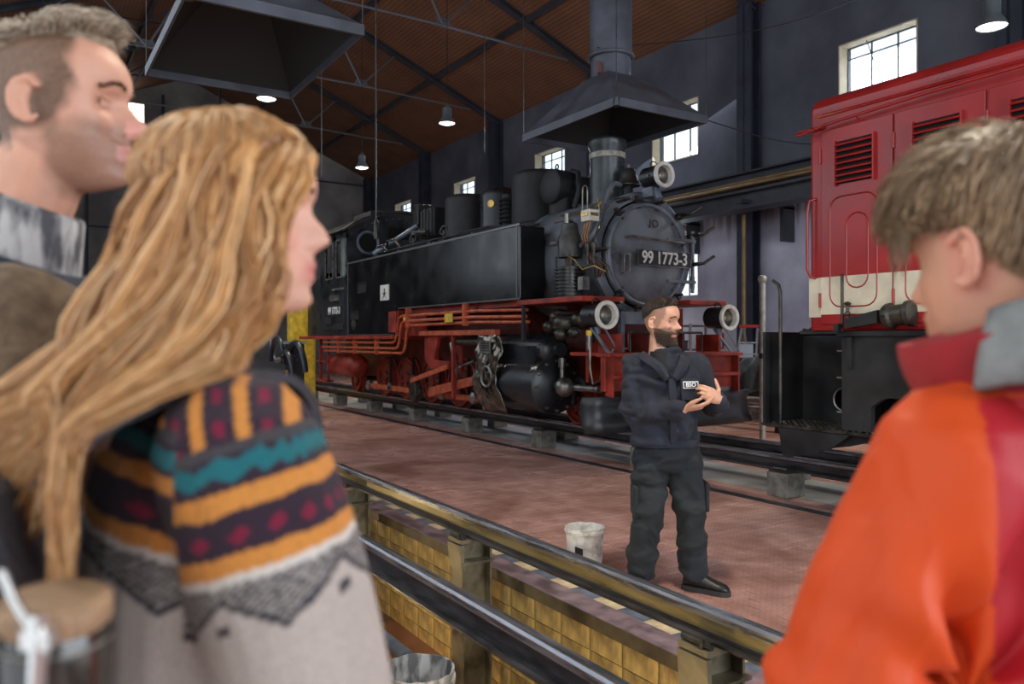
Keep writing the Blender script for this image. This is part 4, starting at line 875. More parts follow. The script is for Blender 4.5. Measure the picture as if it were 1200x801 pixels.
dp('plough_blade', MB().prism([(-4.60, .76), (-3.9, .76), (-4.1, .62), (-4.45, .52), (-4.56, .52)], 1, DY - .03, DY), m_dblack)
for z in (1.50, 1.28, 1.0): dp('bracket_pin', MB().cyl((RX - .05, DY - .01, z - .06), (RX, DY - .01, z - .06), .008, n=6), m_steel, fr, each=True)
dp('latch', MB().bb(RX + .06, RX + .10, DY - .04, DY - .02, 1.30, 1.55), m_blackmatt, fr)
dp('grab_post', MB().tube([(-4.62, DY + .02, .80), (-4.62, DY + .02, 1.95), (-4.64, DY + .02, 2.02), (-4.70, DY + .02, 2.06)], .016, 8), m_darksteel, smooth=50)
dp('grab_post', MB().tube([(-3.97, DY - .03, 1.56), (-3.97, DY - .03, 2.05), (-3.98, DY - .03, 2.06)], .012, 8), m_darksteel, smooth=50)
dp('grab_post', MB().tube([(-4.75, 7.6, .80), (-4.75, 7.6, 1.95), (-4.80, 7.6, 2.06)], .016, 8), m_darksteel, smooth=50)
# horn/compressor set on the running board and wheels
b = MB(); b.lathe([(0, 0), (.09, 0), (.10, .02), (.10, .05), (.08, .07), (.08, .16), (.10, .18), (.10, .22), (.05, .24), (0, .24)], (-3.58, 5.66, 1.71), (1, 0, .1), 20)
dp('compressor', b, m_darksteel, smooth=40)
b = MB(); b.prism([(-3.9, 1.62), (-3.9, 1.70), (-3.62, 1.76), (-3.62, 1.66)], 1, 5.60, 5.68); b.bb(-4.0, -3.96, 5.6, 5.66, 1.60, 1.66)
dp('bracket_block', b, m_blackmatt)
dp('filler_valve', MB().cyl((-3.9, 5.64, 1.66), (-3.9, 5.64, 1.80), .012, n=8).ball((-3.9, 5.64, 1.82), .03, 8, (1, 1, .6)).ball((-3.9, 5.64, 1.74), .025, 8), m_darksteel, smooth=50)
for x in (-3.2, -1.6, .2):
    for y in (6.42, 7.18):
        b = MB(); r = .38; s = -1 if y < CY else 1
        b.lathe([(0, .08), (.1, .08), (.12, .03), (r - .08, .02), (r - .05, .05), (r, .05), (r, -.05), (r + .025, -.06), (r + .025, -.08), (0, -.08)], (x, y, .39 + r), (0, s, 0), 36)
        dp('wheel', b, m_dblack, smooth=35)
b = MB()
for x in (-3.45, -2.95): b.cyl((x, 6.1, .75), (x, 6.1, 1.1), .09, n=12)
for q in range(5): b.bb(-3.4 + q * .02, -2.9, 6.0, 6.15, 1.0 + q * .028, 1.015 + q * .028)
dp('suspension', b, m_darksteel, smooth=40, each=True)
# ================================================================ PEOPLE
from mathutils import noise as NZ
from mathutils.bvhtree import BVHTree
def interp(tab, z):
    if z <= tab[0][0]: return tab[0][1]
    for (a, fa), (b, fb) in zip(tab, tab[1:]):
        if z <= b:
            t = (z - a) / (b - a); t = t * t * (3 - 2 * t) if False else t
            return fa + (fb - fa) * t
    return tab[-1][1]
SIDE = [(-.122, .030), (-.115, .052), (-.10, .064), (-.08, .070), (-.06, .073), (-.04, .074), (-.02, .075), (0, .077), (.02, .084), (.04, .089), (.06, .087), (.08, .076), (.10, .054), (.113, .030), (.122, .0)]
MIDM = [(-.122, .045), (-.117, .078), (-.105, .090), (-.092, .084), (-.082, .088), (-.076, .092), (-.071, .087), (-.065, .093), (-.058, .091), (-.050, .090), (-.044, .104), (-.036, .119), (-.028, .117), (-.015, .106), (0, .094), (.010, .092), (.022, .098), (.04, .098), (.06, .092), (.08, .079), (.10, .055), (.113, .030), (.122, 0)]
BACK = [(-.122, .010), (-.11, -.004), (-.09, -.03), (-.07, -.055), (-.045, -.078), (-.02, -.092), (.02, -.104), (.05, -.106), (.08, -.094), (.10, -.070), (.113, -.040), (.122, 0)]
WID = [(-.122, .014), (-.115, .028), (-.10, .042), (-.08, .053), (-.055, .062), (-.03, .068), (0, .073), (.03, .077), (.055, .077), (.08, .067), (.10, .048), (.113, .028), (.122, 0)]
def sm(tab, z): return sum(interp(tab, z + k * .003) for k in (-2, -1, 0, 1, 2)) / 5
def head_grid(nz=72, na=96, jaw=1., nose=1.):
    rows = []
    for j in range(nz + 1):
        z = -.122 + .244 * (1 - cos(pi * j / nz)) / 2
        zz = max(-.1219, min(.1219, z))
        f, m, b_, w = sm(SIDE, zz), interp(MIDM, zz), sm(BACK, zz), sm(WID, zz)
        if zz < -.05: w *= jaw
        if j in (0, nz): f = m = b_ = w = .001
        row = []
        for i in range(na):
            a = 2 * pi * i / na; c, s_ = cos(a), sin(a)
            e = .80 if c > 0 else .95
            x = (f if c > 0 else -b_) * math.copysign(abs(c) ** e, c); y = w * math.copysign(abs(s_) ** .90, s_)
            if c > 0:
                wn = .012 if -.052 < zz < -.022 else (.010 if -.022 <= zz < .012 else .024)
                if zz > .03: wn = .04
                g = math.exp(-(y / wn) ** 2); x += (m - f) * g * (nose if -.055 < zz < 0 else 1)
                # alar wings, eye sockets, cheekbones, brows
                x += .007 * math.exp(-((abs(y) - .013) / .007) ** 2 - ((zz + .042) / .007) ** 2)
                x -= .013 * math.exp(-((abs(y) - .032) / .014) ** 2 - ((zz - .0) / .013) ** 2)
                x += .005 * math.exp(-((abs(y) - .045) / .018) ** 2 - ((zz + .03) / .016) ** 2)
                x += .004 * math.exp(-((abs(y) - .03) / .018) ** 2 - ((zz - .022) / .007) ** 2)
                x += .003 * math.exp(-(y / .02) ** 2) * (math.exp(-((zz + .063) / .005) ** 2) + math.exp(-((zz + .079) / .005) ** 2))
            row.append(Vector((x, y, zz)))
        rows.append(row)
    return rows
def ear_mb(b, s, T, sc=1.):
    # ear: dished shell beside the head
    c = Vector((-.012, s * .072, -.012)); ou = []
    for k in range(15):
        a = R(-60) + R(290) * k / 14; rz = .031 * sc; rx = .019 * sc
        p = c + Vector((-rx * sin(a) * 1.0 - .004, s * (.012 + .006 * max(0, sin(a))), rz * cos(a) * (1 if cos(a) > 0 else .95))); ou.append(T @ p)
    b.tube(ou, [.0045 * sc] * 15, 8)
    b.tube([T @ (c + Vector((-.004, s * .002, .024))), T @ (c + Vector((-.012, s * .008, .0))), T @ (c + Vector((-.006, s * .006, -.024)))], [.008, .012, .008], 8)
    b.ball(T @ (c + Vector((-.002, s * .008, -.028))), .008 * sc, 8)
class Head:
    def __init__(s, C, yaw, pitch=0, roll=0, sc=1., jaw=1., nose=1.):
        s.T = Matrix.Translation(C) @ Matrix.Rotation(R(yaw), 4, 'Z') @ Matrix.Rotation(R(pitch), 4, 'Y') @ Matrix.Rotation(R(roll), 4, 'X') @ Matrix.Scale(sc, 4)
        s.Ti = s.T.inverted(); s.rows = head_grid(jaw=jaw, nose=nose); s.sc = sc
        vs = [p for r in s.rows for p in r]; m = len(s.rows[0])
        s.bvh = BVHTree.FromPolygons(vs, [(j * m + i, j * m + (i + 1) % m, (j + 1) * m + (i + 1) % m, (j + 1) * m + i) for j in range(len(s.rows) - 1) for i in range(m)])
    def add(s, b, ears=True):
        b.grid([[s.T @ p for p in r] for r in s.rows])
        if ears:
            for q in (-1, 1): ear_mb(b, q, s.T, 1.)
    def surf(s, d, off=0.):
        o = Vector((-.005, 0, .02)); d = d.normalized(); h = s.bvh.ray_cast(o + d * .4, -d)
        p = h[0] if h[0] else o + d * .08
        return p + (p - o).normalized() * off
def fuse(name, b, m, parent, voxel, it=4, disp=None, col=None, label=None, smooth_fac=.5):
    me = bpy.data.meshes.new('t'); me.from_pydata([tuple(p) for p in b.v], [], b.f)
    bm = bmesh.new(); bm.from_mesh(me); bmesh.ops.recalc_face_normals(bm, faces=bm.faces); bm.to_mesh(me); bm.free()
    t = bpy.data.objects.new('t', me); COL.objects.link(t)
    r = t.modifiers.new('r', 'REMESH'); r.mode = 'VOXEL'; r.voxel_size = voxel; r.adaptivity = 0
    if it: q = t.modifiers.new('s', 'SMOOTH'); q.iterations = it; q.factor = smooth_fac
    dg = bpy.context.evaluated_depsgraph_get(); m2 = bpy.data.meshes.new_from_object(t.evaluated_get(dg))
    bpy.data.objects.remove(t); bpy.data.meshes.remove(me); m2.name = name
    if disp:
        nn = [v.normal.copy() for v in m2.vertices]
        for v, n_ in zip(m2.vertices, nn): v.co += n_ * disp(v.co)
    if col:
        at = m2.color_attributes.new('Col', 'FLOAT_COLOR', 'POINT'); fl_ = []
        for v in m2.vertices: c = col(v.co, v.normal); fl_ += [c[0], c[1], c[2], 1]
        at.data.foreach_set('color', fl_)
    m2.shade_smooth(); m2.materials.clear(); m2.materials.append(m)
    o = bpy.data.objects.new(name, m2); COL.objects.link(o); o.parent = parent
    if label: o['label'] = label
    return o
def ell(c, rx, ry, n=24, rot=0., sq=1.):
    c = Vector(c); out = []
    for i in range(n):
        a = 2 * pi * i / n; x = rx * math.copysign(abs(cos(a)) ** sq, cos(a)); y = ry * math.copysign(abs(sin(a)) ** sq, sin(a))
        out.append(c + Vector((x * cos(rot) - y * sin(rot), x * sin(rot) + y * cos(rot), 0)))
    return out
def stack(b, rows): b.grid(rows, caps=True); return b
def limb(b, pts, rs, n=16, sub=5):
    """smooth tapered limb through joints"""
    pts = [Vector(p) for p in pts]; P_ = []; Q = []
    for i in range(len(pts) - 1):
        p0 = pts[max(i - 1, 0)]; p1 = pts[i]; p2 = pts[i + 1]; p3 = pts[min(i + 2, len(pts) - 1)]
        for k in range(sub):
            t = k / sub
            P_.append(.5 * ((2 * p1) + (-p0 + p2) * t + (2 * p0 - 5 * p1 + 4 * p2 - p3) * t * t + (-p0 + 3 * p1 - 3 * p2 + p3) * t ** 3)); Q.append(rs[i] + (rs[i + 1] - rs[i]) * t)
    P_.append(pts[-1]); Q.append(rs[-1]); b.tube(P_, Q, n); b.ball(pts[0], rs[0], 12); b.ball(pts[-1], rs[-1], 12)
    return b
def cloth(amp, f1=9, st=(1, 1, .45), seed=0.):
    """broad soft folds that run together, with a few sharper creases"""
    def d(co):
        p = Vector((co.x * st[0], co.y * st[1], co.z * st[2])) * f1 + Vector((seed, seed, seed))
        w = NZ.noise_vector(p * .6) * 1.1; n1 = NZ.noise(p + w); n2 = NZ.noise(p * 2.1 + w * 1.5)
        return amp * (n1 * .9 + .35 * n2 + .5 * max(0, .35 - abs(n2)) ** 1.5)
    return d
def hand(b, W_, D, Pn, s, curls=(20, 20, 25, 30), thumb=(0.9, .5), sc=1., spread=.0):
    """W_: wrist, D: towards the knuckles, Pn: palm side normal, s: which side the thumb is on (+1/-1 along D x Pn)"""
    W_ = Vector(W_); D = Vector(D).normalized(); Pn = Vector(Pn); Pn = (Pn - D * Pn.dot(D)).normalized(); A = D.cross(Pn) * s
    rows = []
    for t, w, h, in ((-.02, .026, .019), (0, .027, .018), (.025, .036, .017), (.055, .042, .015), (.08, .041, .013), (.092, .036, .010)):
        c = W_ + D * t * sc; rows.append([c + A * w * sc * cos(2 * pi * k / 16) + Pn * h * sc * sin(2 * pi * k / 16) for k in range(16)])
    b.grid(rows, caps=True)
    for k, (o, ln) in enumerate(((.030, .95), (.0105, 1.08), (-.009, 1.0), (-.028, .80))):
        p = W_ + D * (.080 - .004 * abs(k - 1)) * sc + A * o * sc; a = R(curls[k]); pts = [p - D * .02, p]; tot = 0
        dd = (D + A * spread * (1.5 - k)).normalized()
        for q, l in enumerate((.043, .027, .022)):
            tot += a * (1, 1.15, .8)[q]
            p = p + (dd * cos(tot) + Pn * sin(tot)) * l * ln * sc; pts.append(p)
        b.tube(pts, [.0095 * sc, .0098 * sc, .0088 * sc, .0080 * sc, .0062 * sc], 10); b.ball(pts[-1], .0062 * sc, 8)
    p = W_ + D * .018 * sc + A * .022 * sc + Pn * .006; t1 = (A * thumb[0] + D * thumb[1] + Pn * .35).normalized(); t2 = (A * thumb[0] * .6 + D * (thumb[1] + .5) + Pn * .25).normalized()
    pts = [p - t1 * .01, p + t1 * .035 * sc, p + t1 * .035 * sc + t2 * .030 * sc, p + t1 * .035 * sc + t2 * .056 * sc]
    b.tube(pts, [.017 * sc, .0125 * sc, .0105 * sc, .0075 * sc], 10); b.ball(pts[-1], .0075 * sc, 8)
def strands(name, paths, parent, cols, rad=.0011, label=None, m=None):
    """paths: lists of points; every hair lock a thin tapering three-sided tube, all one head of hair"""
    v = []; f = []; c = []
    for k, pts in enumerate(paths):
        n = len(pts); base = len(v); u_, w_, _ = basis(pts[min(2, n - 1)] - pts[0])
        for i, p in enumerate(pts):
            r_ = rad * (1 - .75 * (i / (n - 1)) ** 2) * (.6 + .4 * min(1, i / 2))
            for q in range(3): v.append(p + (u_ * cos(2.094 * q) + w_ * sin(2.094 * q)) * r_); c += [*cols[k], 1]
        for i in range(n - 1):
            for q in range(3): f.append((base + i * 3 + q, base + i * 3 + (q + 1) % 3, base + i * 3 + 3 + (q + 1) % 3, base + i * 3 + 3 + q))
    me = bpy.data.meshes.new(name); me.from_pydata([tuple(p) for p in v], [], f); me.shade_smooth()
    me.color_attributes.new('Col', 'FLOAT_COLOR', 'POINT').data.foreach_set('color', c)
    me.materials.append(m or colmat('hair', .38, 0, 0, spec=.5, noise=.15)); o = bpy.data.objects.new(name, me); COL.objects.link(o); o.parent = parent
    if label: o['label'] = label
    return o
def cr(pts, n):
    """Catmull-Rom resample"""
    out = []; m = len(pts) - 1
    for k in range(n):
        t = k / (n - 1) * m; i = min(int(t), m - 1); t -= i
        p0 = pts[max(i - 1, 0)]; p1 = pts[i]; p2 = pts[i + 1]; p3 = pts[min(i + 2, m)]
        out.append(.5 * ((2 * p1) + (-p0 + p2) * t + (2 * p0 - 5 * p1 + 4 * p2 - p3) * t * t + (-p0 + 3 * p1 - 3 * p2 + p3) * t ** 3))
    return out
def scalp_hair(H, crown, length, n, off, cols, rnd_, segs=9, lift=None, jit=.05):
    """strands that start all over the scalp and lie away from the crown; length(dir) -> polar angle where hair ends"""
    crown = Vector(crown).normalized(); u_, w_, _ = basis(crown); paths = []; cc = []
    for k in range(n):
        az = rnd_.uniform(0, 2 * pi); side = u_ * cos(az) + w_ * sin(az); end = length(side)
        if end <= .05: continue
        a0 = end * math.sqrt(rnd_.random()) * .95; ln = rnd_.uniform(.25, .5) * end; a1 = min(end * rnd_.uniform(.94, 1.03), a0 + ln); pts = []
        tw = rnd_.uniform(-jit, jit); ho = rnd_.uniform(.2, 1)
        for i in range(segs):
            t = i / (segs - 1); a = a0 + (a1 - a0) * t; sd = (side + w_ * tw * t + u_ * tw * t * .6).normalized()
            d = crown * cos(a) + sd * sin(a); o_ = off * ho * (.25 + .75 * sin(min(1, t * 1.3) * pi * .62))
            if lift: o_ *= lift(d)
            pts.append(H.T @ H.surf(d, .002 + o_))
        paths.append(pts); cc.append(cols(rnd_, crown * cos(a0) + side * sin(a0)))
    return paths, cc
def cap(b, H, crown, length, off, na=48, nr=14, lift=None):
    """closed hair mass under the strands"""
    crown = Vector(crown).normalized(); u_, w_, _ = basis(crown); rows = []; inner = []
    for j in range(nr + 1):
        row = []; ri = []
        for i in range(na):
            az = 2 * pi * i / na; side = u_ * cos(az) + w_ * sin(az); end = max(.06, length(side)); a = end * j / nr
            d = crown * cos(a) + side * sin(a); o_ = off * (1 - (j / nr) ** 4) * (lift(d) if lift else 1)
            row.append(H.T @ H.surf(d, o_)); ri.append(H.T @ H.surf(d, -.004))
        rows.append(row); inner.append(ri)
    b.grid(rows + inner[::-1])
    return b
def eyes(H, parent, mw, mi, lid=None):
    lid = lid or mat('eyelid_skin', (.52, .27, .19), .5, 0, .1, 90)
    for s in (-1, 1):
        xs = H.bvh.ray_cast(Vector((.3, s * .031, 0)), Vector((-1, 0, 0)))[0].x
        c = H.T @ Vector((xs - .0098, s * .031, .0)); e = MB().ball(c, .0118 * H.sc, 14).build('eye', mw, parent, 60)
        for up in (1, -1):
            pts = []
            for k in range(9):
                y = .017 + .030 * k / 8; z = up * (.0062 if up > 0 else .0048) * sin(pi * k / 8) + .001 * k / 8; h_ = H.bvh.ray_cast(Vector((.3, s * y, z)), Vector((-1, 0, 0)))[0]
                px_ = max(h_.x, xs - .0098 + math.sqrt(max(0, .0118 ** 2 - (y - .031) ** 2 - z * z))) if abs(y - .031) < .0118 else h_.x
                pts.append(H.T @ Vector((px_ + .0006, s * y, z + up * .0022)))
            MB().tube(pts, [.0012] + [.0034 * H.sc] * 7 + [.0012], 8).build('eyelid', lid, e, 60)
        d = (H.T.to_3x3() @ Vector((1, s * .05, 0))).normalized()
        MB().lathe([(0, .0030 * H.sc), (.0055 * H.sc, .0022 * H.sc), (.0058 * H.sc, .000)], c + d * .0102 * H.sc, d, 14).build('iris', mi, e, 60)
def eyebrows(H, parent, cols, rnd_, n=120):
    ps = []; cc = []
    for s in (-1, 1):
        for k in range(n):
            t = rnd_.random(); y = .014 + .036 * t; z = .021 + .006 * sin(pi * min(1, t * 1.2)) - .004 * t + rnd_.uniform(-.003, .003)
            d = (H.T.to_3x3() @ Vector((.1, s, .15))).normalized(); o = Vector((.2, s * y, z)); h = H.bvh.ray_cast(o, Vector((-1, 0, 0)))
            if not h[0]: continue
            p = H.T @ (h[0] + Vector((.001, 0, 0))); ps.append([p, p + d * .004, p + d * .008]); cc.append(cols)
    return strands('eyebrow', ps, parent, cc, .0009)
m_skin = colmat('skin', .48, 0, .12, 220, sss=.12, noise=.06, nscale=30, spec=.4)
m_eyew = mat('eye_white', (.75, .72, .68), .2); m_iris = mat('iris_dark', (.04, .028, .02), .15)
YAW = 57.8
def person(label, r, d, group=None):
    """local x = to the picture's right, y = away from the camera's wall of the hall, z up"""
    a = R(YAW); X = Vector((cos(a), sin(a), 0)); Y = Vector((-sin(a), cos(a), 0)); loc = X * r + Y * d
    t = thing('person', label, 'person', loc, group); t.rotation_euler = (0, 0, a); _O[t.name] = Vector((0, 0, 0)); return t
def mixc(a, b, t): t = max(0, min(1, t)); return tuple(x + (y - x) * t for x, y in zip(a, b))

# ---------------------------------------------------------------- the guide in dark overalls
G = person('bearded man in dark navy work clothes, talking with both hands raised', .965, 4.82)
gr = random.Random(3)
H = Head(Vector((-.045, .0, 1.645)), -36, 3, 0, 1.13, 1.08)
b = MB(); H.add(b)
limb(b, [(-.065, .02, 1.36), (-.06, .02, 1.46), (-.055, .015, 1.56)], [.075, .062, .060])
b2 = [ell((-.03, .02, z), rx, ry, 24) for z, rx, ry in ((.82, .15, .11), (.95, .155, .115), (1.1, .16, .12), (1.25, .175, .12), (1.36, .16, .10), (1.42, .09, .07))]; stack(b, b2)
for s, hx, kx, ky, ax, ay in ((-1, -.11, -.135, -.03, -.165, .02), (1, .09, .125, -.03, .145, -.02)): limb(b, [(hx, .02, .86), (kx, ky, .48), (ax, ay, .10)], [.085, .058, .042])
# right arm (picture left) and left arm
RA = [(-.215, .02, 1.365), (-.225, .0, 1.075), (.035, -.235, 1.125)]; LA = [(.165, .02, 1.365), (.275, .03, 1.13), (.262, -.20, 1.16)]
limb(b, RA, [.052, .044, .030]); limb(b, LA, [.052, .044, .030])
hand(b, (.045, -.245, 1.128), (.95, -.22, .16), (-.15, .35, 1), 1, (14, 16, 20, 24), (.75, .65), 1.08)
hand(b, (.252, -.215, 1.178), (-.78, -.28, .42), (-.3, .95, -.1), -1, (34, 40, 46, 52), (1.25, .05), 1.08)
def skin_g(co, n):
    p = H.Ti @ co; base = (.56, .30, .20)
    if co.z > 1.45 and -.14 < p.z < .14:
        if p.x > .07 and abs(p.y) < .024 and -.084 < p.z < -.058: return (.45, .17, .13)
        t = max(0, 1 - ((p.z + .045) / .03) ** 2) * (.3 if p.x > .05 else 0); base = mixc(base, (.62, .27, .18), t)
        st = lambda v, w=.010: max(0, min(1, v / w + .5)); wob = .008 * NZ.noise(co * 50); ns = NZ.noise(co * 300) * .5 + .5
        ear = st(abs(p.y) - .0775, .004) * st(p.x + .045, .006) * st(.026 - p.z, .006) * st(p.z + .050, .006)
        xe = .052 if p.z > .035 else .052 - (.035 - p.z) * .62
        k = st(xe + wob - p.x, .012) * st(p.z + .075, .04) * (1 - ear) * st(p.z + .02 + (.08 if p.x < -.03 or (-.002 < p.x < .03) else 0), .02)
        jaw = st(-.045 - p.z + .55 * min(0, p.x - .05) + .5 * abs(p.y) * .5 + wob, .014) * st(p.x + .002 + wob, .014)
        base = mixc(base, mixc((.05, .03, .022), (.12, .075, .055), ns), .85 * max(k * (.55 + 4 * max(0, p.z)), jaw * .9) if max(k, jaw) > 0 else 0)
    return base
body = fuse('body', b, m_skin, G, .0042, 3, col=skin_g)
eyes(H, G, m_eyew, m_iris)
dkh = lambda r_, d: tuple(c * r_.uniform(.6, 1.3) for c in (.035, .023, .016))
def len_g(sd):
    # hairline: front at the forehead, low at the back
    f = sd.x; return 1.02 + .10 * abs(sd.y) - .0 * f if f > .3 else (1.22 if f > -.1 else 1.9) + (.0)
crownG = (-.25, 0, 1)
lenG = lambda sd: interp([(-1, 1.55), (-.4, 1.34), (0, 1.10), (.35, 1.10), (.7, 1.14), (1, 1.14)], sd.x)
liftG = lambda d: .35 + 1.0 * max(0, d.z) ** 2 + .5 * max(0, d.x)
fuse('hair', cap(MB(), H, crownG, lenG, .011, lift=liftG), mat('dark_brown_hair_mass', (.03, .02, .014), .6, spec=.3), G, .004, 2)
ps, cc = scalp_hair(H, crownG, lenG, 1500, .015, dkh, gr, 6, lift=liftG); strands('hair_strand', ps, G, cc, .0011)
# beard: strands over the jaw, chin and upper lip
ps = []; cc = []
for k in range(3800):
    a = gr.uniform(-1.75, 1.75); z = gr.uniform(-.125, -.025)
    top = -.066 + .028 * min(1, abs(a) / 1.25) if abs(a) > .45 else -.050
    if z > top: continue
    if abs(a) < .42 and -.083 < z < -.060: continue
    d = Vector((cos(a), sin(a) * .9, z * 10 * .9)); h = H.bvh.ray_cast(Vector((0, 0, z)) + Vector((cos(a), sin(a), 0)) * .3, Vector((-cos(a), -sin(a), 0)))
    if not h[0]: continue
    nn = Vector((cos(a), sin(a), -.3)); p = h[0]; ln = .014 * (1 - .55 * min(1, abs(a) / 1.6)) + (.005 if z < -.1 else 0)
    q = [p, p + nn * ln * .5 + Vector((0, 0, -ln * .3)), p + nn * ln * .6 + Vector((0, 0, -ln))]
    ps.append([H.T @ t_ for t_ in q]); cc.append(tuple(c * gr.uniform(.6, 1.5) for c in (.075, .042, .024)))
strands('beard', ps, G, cc, .0016)
eyebrows(H, G, (.04, .026, .018), gr)
m_navy = mat('navy_work_cloth', (.012, .015, .028), .85, 0, .35, 7, .5, 260, sheen=.04)
m_navyt = mat('washed_black_trouser_cloth', (.012, .016, .020), .85, 0, .45, 4, .5, 260, sheen=.04)
b = MB()
stack(b, [ell((-.03, .02, z), rx, ry, 28, -.1, .9) for z, rx, ry in ((.895, .195, .155), (.97, .20, .16), (1.08, .20, .158), (1.2, .208, .155), (1.30, .212, .145), (1.375, .178, .12), (1.42, .11, .095), (1.45, .092, .085), (1.485, .084, .082))])
for A_ in (RA, LA):
    p = [Vector(q) for q in A_]; q3 = p[1] + (p[2] - p[1]) * .93
    limb(b, [p[0] + Vector((0, 0, .0)), p[0].lerp(p[1], .5), p[1], p[1].lerp(q3, .5), q3], [.083, .076, .070, .064, .055])
limb(b, [(-.14, .02, 1.38), (-.215, .02, 1.365)], [.07, .082]); limb(b, [(.10, .02, 1.38), (.165, .02, 1.365)], [.07, .082])
jk = fuse('jacket', b, m_navy, G, .009, 5, disp=cloth(.030, 8, (1, 1, 1.3), 3))
b = MB()   # collar, placket, pocket with badge, cuffs
for s, pts in ((-1, [(-.15, .05, 1.45), (-.13, -.06, 1.425), (-.06, -.125, 1.37), (-.03, -.15, 1.30)]), (1, [(.045, .06, 1.45), (.055, -.05, 1.425), (.03, -.12, 1.38), (-.01, -.15, 1.30)])):
    P_ = cr([Vector(p) for p in pts], 10); rows = []
    for i, p in enumerate(P_):
        w = .028 + .03 * sin(pi * min(1, i / 9)) ; o = Vector((s * w, -.012, -.012)); rows.append([p + Vector((0, -.004, .012)), p + o * .5 + Vector((0, -.018, .01)), p + o, p + o + Vector((0, .01, -.006)), p + Vector((0, .014, -.006))])
    b = MB().grid(rows, caps=True); b.build('collar', m_navy, G, 50)
b = MB(); rows = []
for i in range(14):
    z = 1.30 - .39 * i / 13; y = -.142 - .012 * sin(pi * i / 13); x = -.012 + .012 * i / 13
    rows.append([Vector((x - .022, y + .008, z)), Vector((x - .02, y - .008, z)), Vector((x + .02, y - .008, z)), Vector((x + .022, y + .008, z))])
b.grid(rows, caps=True).build('placket', m_navy, G, 50)
b = MB(); b.grid([ell((-.03, .02, z), rx, ry, 28, -.1, .9) for z, rx, ry in ((.885, .20, .160), (.885, .206, .166), (.925, .207, .167), (.93, .20, .16))]).build('hem', m_navy, G, 60)
rp = Matrix.Rotation(R(14), 3, 'Z') @ Matrix.Rotation(R(-8), 3, 'X')
MB().box((.095, -.142, 1.235), (.115, .012, .13), rp).build('breast_pocket', m_navy, G, bevel=.004)
bd = MB().box((.098, -.151, 1.262), (.098, .004, .042), rp).build('name_badge', m_num, G)
MB().box((.098, -.1535, 1.262), (.090, .003, .034), rp).build('badge_field', mat('badge_navy', (.03, .035, .05), .8), bd)
text('BSO', .036, 'badge_letters', m_num, bd, (.098, -.156, 1.262), Matrix.Rotation(R(14), 3, 'Z') @ Matrix(((1, 0, 0), (0, 0, -1), (0, 1, 0))), .0008, bold=.0006)
b = MB(); b.box((.01, -.15, .99), (.02, .01, .02)); b.build('press_stud', m_steel, G)
stack(MB(), [ell((-.055, -.01, z), rx, ry, 20) for z, rx, ry in ((1.30, .075, .125), (1.38, .07, .10), (1.43, .066, .075), (1.46, .064, .066))]).build('undershirt', mat('black_shirt', (.008, .008, .009), .9), G, 60)
b = MB()
stack(b, [ell((-.02, .02, z), rx, ry, 28, -.1) for z, rx, ry in ((.74, .165, .13), (.82, .185, .15), (.92, .17, .14))])
TL = ((-.11, -.135, -.03, -.17, .02), (.09, .125, -.03, .15, -.02))
for hx, kx, ky, ax, ay in TL:
    limb(b, [(hx, .02, .80), ((hx + kx) / 2, .0, .65), (kx, ky, .46), ((kx + ax) / 2, ay, .28), (ax, ay, .115)], [.116, .110, .092, .090, .086], 20)
fuse('trousers', b, m_navyt, G, .009, 4, disp=cloth(.026, 8, (1, 1, 1.4), 11))
for x, z, w, h in ((-.215, .55, .05, .19), (.215, .58, .04, .18)):
    MB().box((x, -.01, z), (w * .6, .17, h)).build('cargo_pocket', m_navyt, G, bevel=.02)
m_shoe = mat('black_work_shoe', (.012, .012, .013), .4, 0, .4, 20, .1, 60); m_sole = mat('shoe_sole', (.03, .028, .025), .7)
for fx, fy, dx, dy in ((-.172, .03, -.2, -.95), (.155, -.02, .80, -.55)):
    D_ = Vector((dx, dy, 0)).normalized(); A_ = Vector((-D_.y, D_.x, 0)); rows = []
    for t, w, h in ((-.075, .022, .05), (-.06, .036, .10), (-.02, .042, .115), (.04, .044, .10), (.10, .047, .075), (.15, .048, .060), (.19, .040, .048), (.212, .018, .030)):
        c = Vector((fx, fy, .0)) + D_ * t; rows.append([c + A_ * w * cos(2 * pi * k / 16) + Vector((0, 0, .016 + h * .5 + h * .5 * sin(2 * pi * k / 16))) for k in range(16)])
    sh = MB().grid(rows, caps=True).build('shoe', m_shoe, G, 60)
    rows = []
    for t, w in ((-.08, .026), (-.06, .040), (0, .044), (.06, .044), (.13, .051), (.18, .047), (.208, .030), (.22, .010)):
        c = Vector((fx, fy, 0)) + D_ * t; rows.append([c + A_ * w, c - A_ * w, c - A_ * w + Vector((0, 0, .03)), c + A_ * w + Vector((0, 0, .03))])
    MB().grid(rows, caps=True).build('sole', m_sole, sh)
    b = MB()
    for q in range(5):
        c = Vector((fx, fy, .125 - q * .011)) + D_ * (.03 + q * .022); b.tube([c - A_ * .03 - Vector((0, 0, .012)), c, c + A_ * .03 - Vector((0, 0, .012))], .0035, 5)
    b.build('lace', m_navy, sh)

